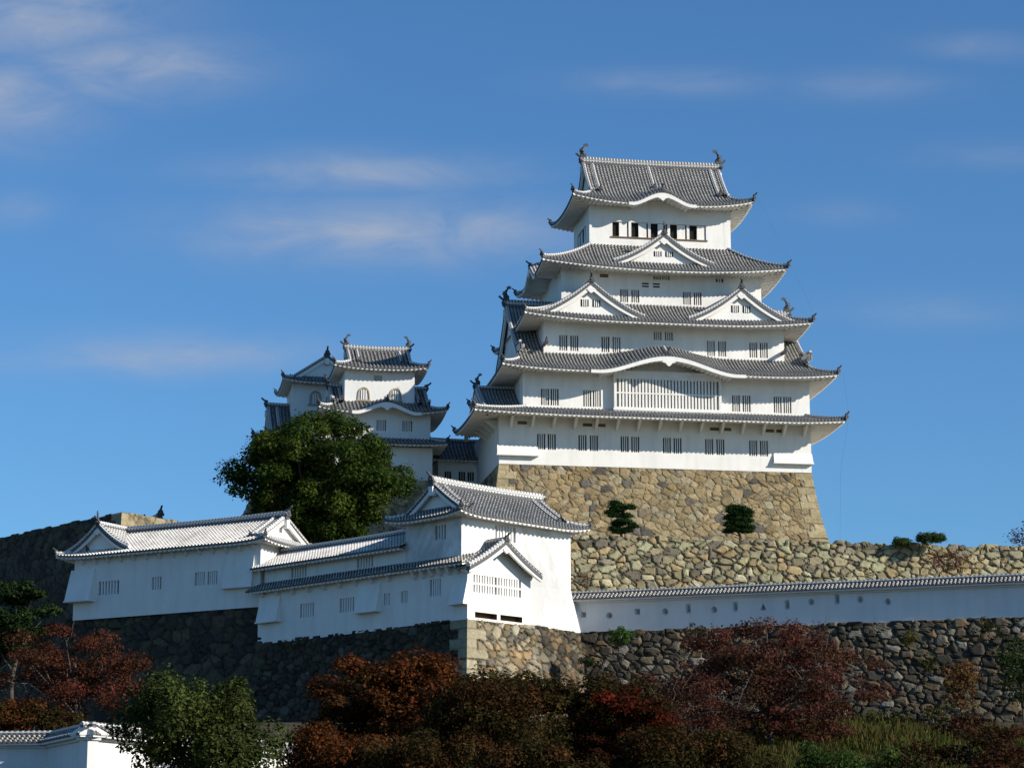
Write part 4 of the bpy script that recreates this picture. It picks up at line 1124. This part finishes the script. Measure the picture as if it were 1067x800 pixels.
parapet('parapet_wall', [(PX0, PY0), (PX0+60*math.cos(R(-18)), PY0+60*math.sin(R(-18)))], 23.12, 2.55, 'long white parapet wall with gun loopholes running right from the corner turret', holes)
def gp(u, v, Y):
    b = (400-v)/2600; dy = .97815-b*.20791
    return ((u-533.5)/2600/dy*Y, Y, 1.6+Y*(.20791+b*.97815)/dy)
pl = [gp(-110, 768, 149)[:2], gp(50, 767, 147.5)[:2], gp(92, 757, 140.5)[:2], (-12.2, 161.0)]
parapet('parapet_wall', pl, 7.3, 4.1, 'low white parapet wall with a tiled top in the bottom left corner, partly behind the green tree', tile='tile_dark', half=.85)

# ------------------------------------------------------------------ trees and shrubs
OAK = [(.046, .076, .014), (.034, .058, .012), (.068, .094, .018), (.024, .042, .010)]
p = gp(331, 500, 228); base = (p[0], p[1], 26.3)
tree('oak_tree', base, 22, (0, 0, p[2]-26.3), (8.2, 7.0, 6.3), 'big dark green leafy tree behind the white corridor roofs', nclump=190, clr=(.8, 1.6), per=430, leaf=.135, pal=OAK, shape=lambda q: q[2] < 1.03-.95*abs(q[0])**1.6,
     trunk_r=.6, limbs=24, squash=.78, up=.7)
REDL = [(.098, .030, .019), (.115, .040, .022), (.068, .028, .017), (.05, .028, .016)]
p = gp(78, 704, 160); b0 = (p[0], p[1], gz(*p[:2]))
tree('maple_tree', b0, 9, (0, 0, p[2]-b0[2]), (5.2, 4.2, 3.5), 'muted rusty red maple at the left edge behind the low tiled parapet', nclump=62, clr=(.7, 1.35), per=290, leaf=.09, pal=REDL, trunk_r=.2, limbs=18, bark='bark_pale', twigs=2, squash=.6, shell=.3)
GRN = [(.058, .076, .020), (.042, .060, .016), (.078, .092, .026), (.030, .043, .013)]
p = gp(205, 768, 128); b0 = (p[0], p[1], gz(*p[:2]))
tree('camphor_tree', b0, 7, (0, 0, p[2]-b0[2]), (4.3, 3.6, 3.1), 'rounded mid green tree at the bottom left in front of the low parapet', nclump=70, clr=(.6, 1.25), per=560, leaf=.10, pal=GRN, trunk_r=.22, limbs=12, squash=.95, up=.6)
p = gp(16, 640, 176); b0 = (p[0], p[1], gz(*p[:2]))
tree('pine_tree', b0, 12, (0, 0, p[2]-b0[2]), (2.6, 2.4, 2.6), 'dark green pine at the left edge above the red maple', nclump=30, clr=(.6, 1.1), per=650, leaf=.10, pal=[(.014, .026, .010), (.022, .038, .012)], mat='needle', trunk_r=.22, limbs=8, squash=.5, up=.9)
BRN = [(.080, .029, .012), (.054, .028, .011), (.040, .030, .011), (.115, .035, .012)]
p = gp(415, 752, 142); b0 = (p[0], p[1], gz(*p[:2]))
tree('maple_tree', b0, 8, (0, 0, p[2]-b0[2]), (5.4, 4.2, 3.9), 'orange topped brown maple in front of the shaded corridor wall, left of the stone corner', nclump=95, clr=(.7, 1.3), per=560, leaf=.10, pal=BRN, trunk_r=.24, limbs=16, squash=.55, up=.9, jitter=.3)
OLV = [(.034, .030, .011), (.046, .032, .012), (.027, .029, .011), (.07, .028, .012)]
p = gp(572, 758, 137); b0 = (p[0], p[1], gz(*p[:2]))
tree('maple_tree', b0, 8, (0, 0, p[2]-b0[2]), (5.6, 4.2, 3.2), 'very dark olive brown maple below the sunlit stone corner', nclump=100, clr=(.7, 1.3), per=560, leaf=.10, pal=OLV, trunk_r=.24, limbs=14, squash=.55, up=.9)
RD2 = [(.13, .020, .010), (.075, .016, .009), (.024, .014, .007)]
p = gp(655, 768, 131); b0 = (p[0], p[1], gz(*p[:2]))
tree('maple_tree', b0, 6, (0, 0, p[2]-b0[2]), (2.9, 2.6, 2.5), 'small dark maple with a few scarlet sprays at the bottom centre', nclump=60, clr=(.55, .95), per=620, leaf=.09, pal=RD2, pw=(.16, .24, .60), trunk_r=.15, limbs=9, squash=.5, up=.9)
PUR = [(.098, .032, .024), (.118, .040, .028), (.068, .030, .022), (.082, .044, .024), (.05, .03, .02)]
p = gp(803, 712, 164); b0 = (p[0], p[1], gz(*p[:2]))
tree('cherry_tree', b0, 9, (0, 0, p[2]-b0[2]), (7.3, 5.2, 4.6), 'wide dull red cherry tree with thinning leaves in front of the long parapet', nclump=190, clr=(.6, 1.2), per=300, leaf=.088, pal=PUR, trunk_r=.28, limbs=26, bark='bark_pale', twigs=2, squash=.6, shell=.25)
p = gp(700, 752, 156); b0 = (p[0], p[1], gz(*p[:2]))
tree('cherry_tree', b0, 7, (0, 0, p[2]-b0[2]), (4.8, 3.6, 3.0), 'nearly bare purple brown tree with pale twigs left of the wide cherry', nclump=110, clr=(.6, 1.1), per=230, leaf=.085, pal=[(.066, .028, .020), (.045, .026, .018), (.085, .03, .02)], trunk_r=.2, limbs=24, bark='bark_pale', twigs=3, squash=.55, shell=.2)
MAR = [(.058, .022, .013), (.044, .022, .013), (.076, .028, .015), (.03, .022, .011)]
p = gp(1012, 790, 128); b0 = (p[0], p[1], gz(*p[:2]))
tree('maple_tree', b0, 6, (0, 0, p[2]-b0[2]), (4.0, 3.2, 2.8), 'maroon brown maple in the bottom right corner', nclump=44, clr=(.6, 1.1), per=420, leaf=.085, pal=MAR, trunk_r=.17, limbs=16, squash=.5, up=.8, twigs=1)
def shrub(u, v, Y, r, pal, label, n=14, per=700, leaf=.085, name='shrub', zbase=None, squash=.8, mat='leaf', clr=None):
    p = gp(u, v, Y); zb = gz(p[0], p[1]) if zbase is None else zbase
    k = min(r)
    return tree(name, (p[0], p[1], zb), 3, (0, 0, p[2]-zb), r, label, 'shrub', nclump=n, clr=clr or (.35*k, .6*k), per=per, leaf=leaf, pal=pal, trunk_r=.07, limbs=6, squash=squash, mat=mat)
DKG = [(.028, .045, .014), (.04, .06, .018), (.022, .032, .012)]
shrub(1064, 700, 172, (1.9, 1.6, 2.5), DKG, 'dark green bush climbing the stone wall at the right edge', 26, 330)
shrub(1000, 712, 170, (1.3, 1.1, 1.5), [(.16, .06, .025), (.10, .06, .025), (.13, .085, .03)], 'orange brown shrub at the foot of the stone wall near the right edge', 22, 420)
shrub(862, 800, 134, (1.9, 1.8, 1.2), [(.05, .085, .02), (.035, .06, .018)], 'low green bush at the bottom right, left of the maroon maple', 24, 700)
shrub(930, 790, 140, (1.6, 1.3, .8), [(.085, .11, .025), (.06, .085, .022)], 'yellowish green bush on the grassy slope below the stone wall', 22, 700)
shrub(645, 662, 188.6, (.95, .6, .55), [(.06, .12, .025), (.045, .09, .02)], 'small bright green bush growing out of the stone wall below the parapet', 18, 1500, leaf=.06, clr=(.22, .36), zbase=21.0)
shrub(970, 560.5, 216, (1.25, .9, .36), [(.05, .08, .025), (.04, .065, .02)], 'flat topped clipped hedge on top of the pale stone wall', 30, 1700, leaf=.06, clr=(.28, .42), zbase=33.28, name='hedge')
shrub(940, 563.5, 216, (.8, .8, .28), [(.05, .08, .025), (.04, .065, .02)], 'smaller half hidden hedge on top of the pale stone wall', 20, 1700, leaf=.06, clr=(.25, .36), zbase=33.28, name='hedge')
shrub(986, 585, 204, (2.1, 1.3, 1.0), [(.17, .05, .03), (.12, .045, .028), (.11, .075, .03)], 'reddish shrub top showing above the parapet roof in front of the pale stone wall', 26, 420, leaf=.06, zbase=23.12)
shrub(1072, 556, 224, (1.6, 1.4, 1.3), [(.10, .022, .022), (.07, .02, .02)], 'dark red leaved branch tip at the right edge above the pale stone wall', 12, 150, zbase=33.28)
shrub(612, 606, 200, (.8, .6, .8), [(.15, .06, .03), (.06, .09, .03)], 'small mixed bush between the corner turret and the pale stone wall', 8, 180, zbase=23.12)
for (u, v, Y, r, pl_, lab) in [(948, 664, 184.3, (.8, .5, .6), [(.10, .085, .02), (.06, .07, .02)], 'yellowing weed tuft growing high on the dark stone wall, right half'), (965, 690, 182.6, (.7, .5, .5), [(.09, .09, .02), (.05, .06, .018)], 'greenish weed tuft halfway down the dark stone wall, right half'),
                               (725, 655, 188.3, (.9, .5, .45), [(.09, .05, .02), (.05, .05, .018)], 'brownish weed tuft at the top of the dark stone wall behind the wide cherry'), (612, 690, 189.5, (.7, .5, .5), DKG, 'dark weed tuft on the stone wall right of the sunlit corner'),
                               (1030, 655, 180.8, (1.3, .6, .9), [(.05, .045, .018), (.03, .04, .014)], 'dark bush leaning over the top of the stone wall near the right edge'), (985, 742, 172, (1.9, 1.2, .6), [(.12, .10, .03), (.08, .075, .025), (.07, .09, .02)], 'straw coloured brush at the foot of the stone wall near the right edge'),
                               (925, 748, 171, (1.8, 1.2, .6), [(.07, .09, .02), (.10, .09, .028)], 'yellow green brush at the foot of the stone wall right of the wide cherry')]:
    shrub(u, v, Y, r, pl_, lab, 16, 700, leaf=.07, zbase=None if v > 730 else gp(u, v, Y)[2]-.6, name='weed_tuft' if v < 700 else 'shrub')
# dark undergrowth along the bottom edge
for (u, v, Y, r, lab) in [(500, 752, 131, (2.9, 2.2, 2.0), 'dark shrub just below the orange topped maple'), (690, 792, 126, (2.6, 2.0, 1.7), 'dark shrub below the scarlet sprayed maple'), (395, 800, 127, (2.8, 2.0, 1.7), 'dark brown shrub at the very bottom below the orange topped maple'), (640, 742, 146, (3.0, 2.2, 1.7), 'dark shrub between the olive maple and the bare tree'),
                          (455, 800, 124, (3.2, 2.4, 1.7), 'dark shrub at the very bottom, left of centre'), (560, 806, 122, (2.9, 2.2, 1.6), 'dark shrub at the very bottom centre'),
                          (745, 800, 128, (3.4, 2.4, 1.8), 'dark reddish shrub at the very bottom under the bare tree'), (14, 752, 153, (3.0, 1.8, 1.3), 'dark brown shrub below the red maple at the left edge'), (60, 758, 152, (2.6, 1.6, 1.1), 'dark shrub under the red maple trunk behind the low parapet'), (335, 792, 136, (2.0, 1.8, 1.9), 'dark brown shrub right of the green tree')]:
    shrub(u, v, Y, r, OLV if 'brown' not in lab else BRN, lab, 36, 620)

def pad_pine(u, v, Y, zb, pads, label, k):
    p = gp(u, v, Y); root = thing('pine_tree', (p[0], p[1], zb), 0, label, 'tree', 'clipped pines on the terrace')
    P, N_, S_, C_ = [], [], [], []
    z0 = p[2]-zb
    m = MB(); m.tube([(0, 0, 0), (.15, 0, z0*.5), (-.1, 0, z0), (.1, .05, z0+1.2), (0, 0, z0+2.0)], [.13, .12, .10, .08, .04], 7)
    for (dx, dz, r) in pads:
        c = np.array([dx, rng.uniform(-.35, .35), z0+dz]); n = int(1500*r*k)
        d = rng.normal(size=(n, 3)); d /= np.linalg.norm(d, axis=1)[:, None]; q = d*(rng.random(n)**.4)[:, None]*np.array([r, r*.95, .34]); q[:, 2] = np.abs(q[:, 2])*1.3-.05
        q *= (1+.35*(rng.random(n) < .15)[:, None]*rng.random((n, 1))); q[:, :2] += .12*rng.normal(size=(n, 2)); P.append(c+q); nn = rng.normal(size=(n, 3))*.7; nn[:, 2] += .6; N_.append(nn); S_.append(.085*(.5+1.0*rng.random(n)))
        pal = np.array([(.020, .045, .014), (.035, .070, .020), (.016, .034, .012)]); C_.append(pal[rng.integers(0, 3, n)]*(1+.2*rng.normal(size=(n, 1))).clip(.5, 1.6))
        limb(m, (0, 0, max(.3, z0+dz-.35)), c, .05, .02, .05, 4, .02)
    leaf_mesh('crown', np.concatenate(P), np.concatenate(N_), np.concatenate(S_), np.concatenate(C_), M['needle'], root, .3)
    m.build('trunk', M['bark'], root)
q = .0081
pads1 = [((x-500)*q, (560-y)*q, r*q*1.15) for x, y, r in [(440, 265, 60), (480, 300, 95), (600, 318, 50), (400, 360, 62), (470, 340, 60), (545, 400, 72), (420, 400, 55), (520, 470, 95), (480, 490, 70), (635, 518, 52), (430, 548, 55), (560, 560, 60), (480, 575, 60)]]
pad_pine(647, 553, 217, 33.28, pads1, 'left clipped pine with open tiered pads in front of the keep base', 1.6)
pads2 = [(x*.92, z*.92, r*.92) for x, z, r in [(-.1, 2.05, .75), (-.75, 1.8, .5), (.55, 1.85, .6), (-.3, 1.55, .75), (.7, 1.4, .6), (-.85, 1.2, .6), (.1, 1.1, .8), (-.4, .8, .75), (.75, .85, .6), (-.95, .5, .5), (.2, .45, .85), (1.0, .3, .55), (-.5, .05, .75), (.6, -.05, .75), (-1.05, -.1, .45), (.95, 1.75, .45), (-.6, 2.15, .5)]]
pad_pine(770, 553, 217, 33.28, pads2, 'right clipped pine, dense and squarish, in front of the keep base', 1.7)

# grass on the slope below the right-hand stone wall
def grass():
    n = 60000
    x = rng.uniform(14, 48, n); y = rng.uniform(118, 178, n)
    keep = (y < 177-.05*x); x, y = x[keep], y[keep]; n = len(x)
    z = 15*np.clip((y-70)/108, 0, 1)**1.5+.5*np.sin(x*.21+y*.13)*np.sin(y*.17-x*.08)
    patch = .5+.5*np.sin(x*.5+1.3*np.sin(y*.3))*np.cos(y*.37+x*.2)
    hgt = (.25+.55*rng.random(n))*(.5+.9*patch)
    a = rng.uniform(0, math.pi, n); w = .035+.04*rng.random(n); lx = rng.normal(size=n)*.18; ly = rng.normal(size=n)*.18
    V = np.stack([np.stack([x-np.cos(a)*w, y-np.sin(a)*w, z-.05], -1), np.stack([x+np.cos(a)*w, y+np.sin(a)*w, z-.05], -1),
                  np.stack([x+lx+np.cos(a)*w*.3, y+ly+np.sin(a)*w*.3, z+hgt], -1), np.stack([x+lx-np.cos(a)*w*.3, y+ly-np.sin(a)*w*.3, z+hgt], -1)], 1).reshape(-1, 3)
    pal = np.array([(.085, .075, .022), (.05, .065, .016), (.105, .08, .03), (.035, .048, .012)])
    idx = np.where(patch > .55, rng.choice([0, 2, 1], n), rng.choice([1, 3, 0], n))
    C = np.repeat(pal[idx]*(.7+.6*rng.random((n, 1))), 4, 0)
    tag(raw_mesh('slope_grass', V, np.arange(n*4).reshape(n, 4), C, M['leaf']), kind='stuff')
grass()
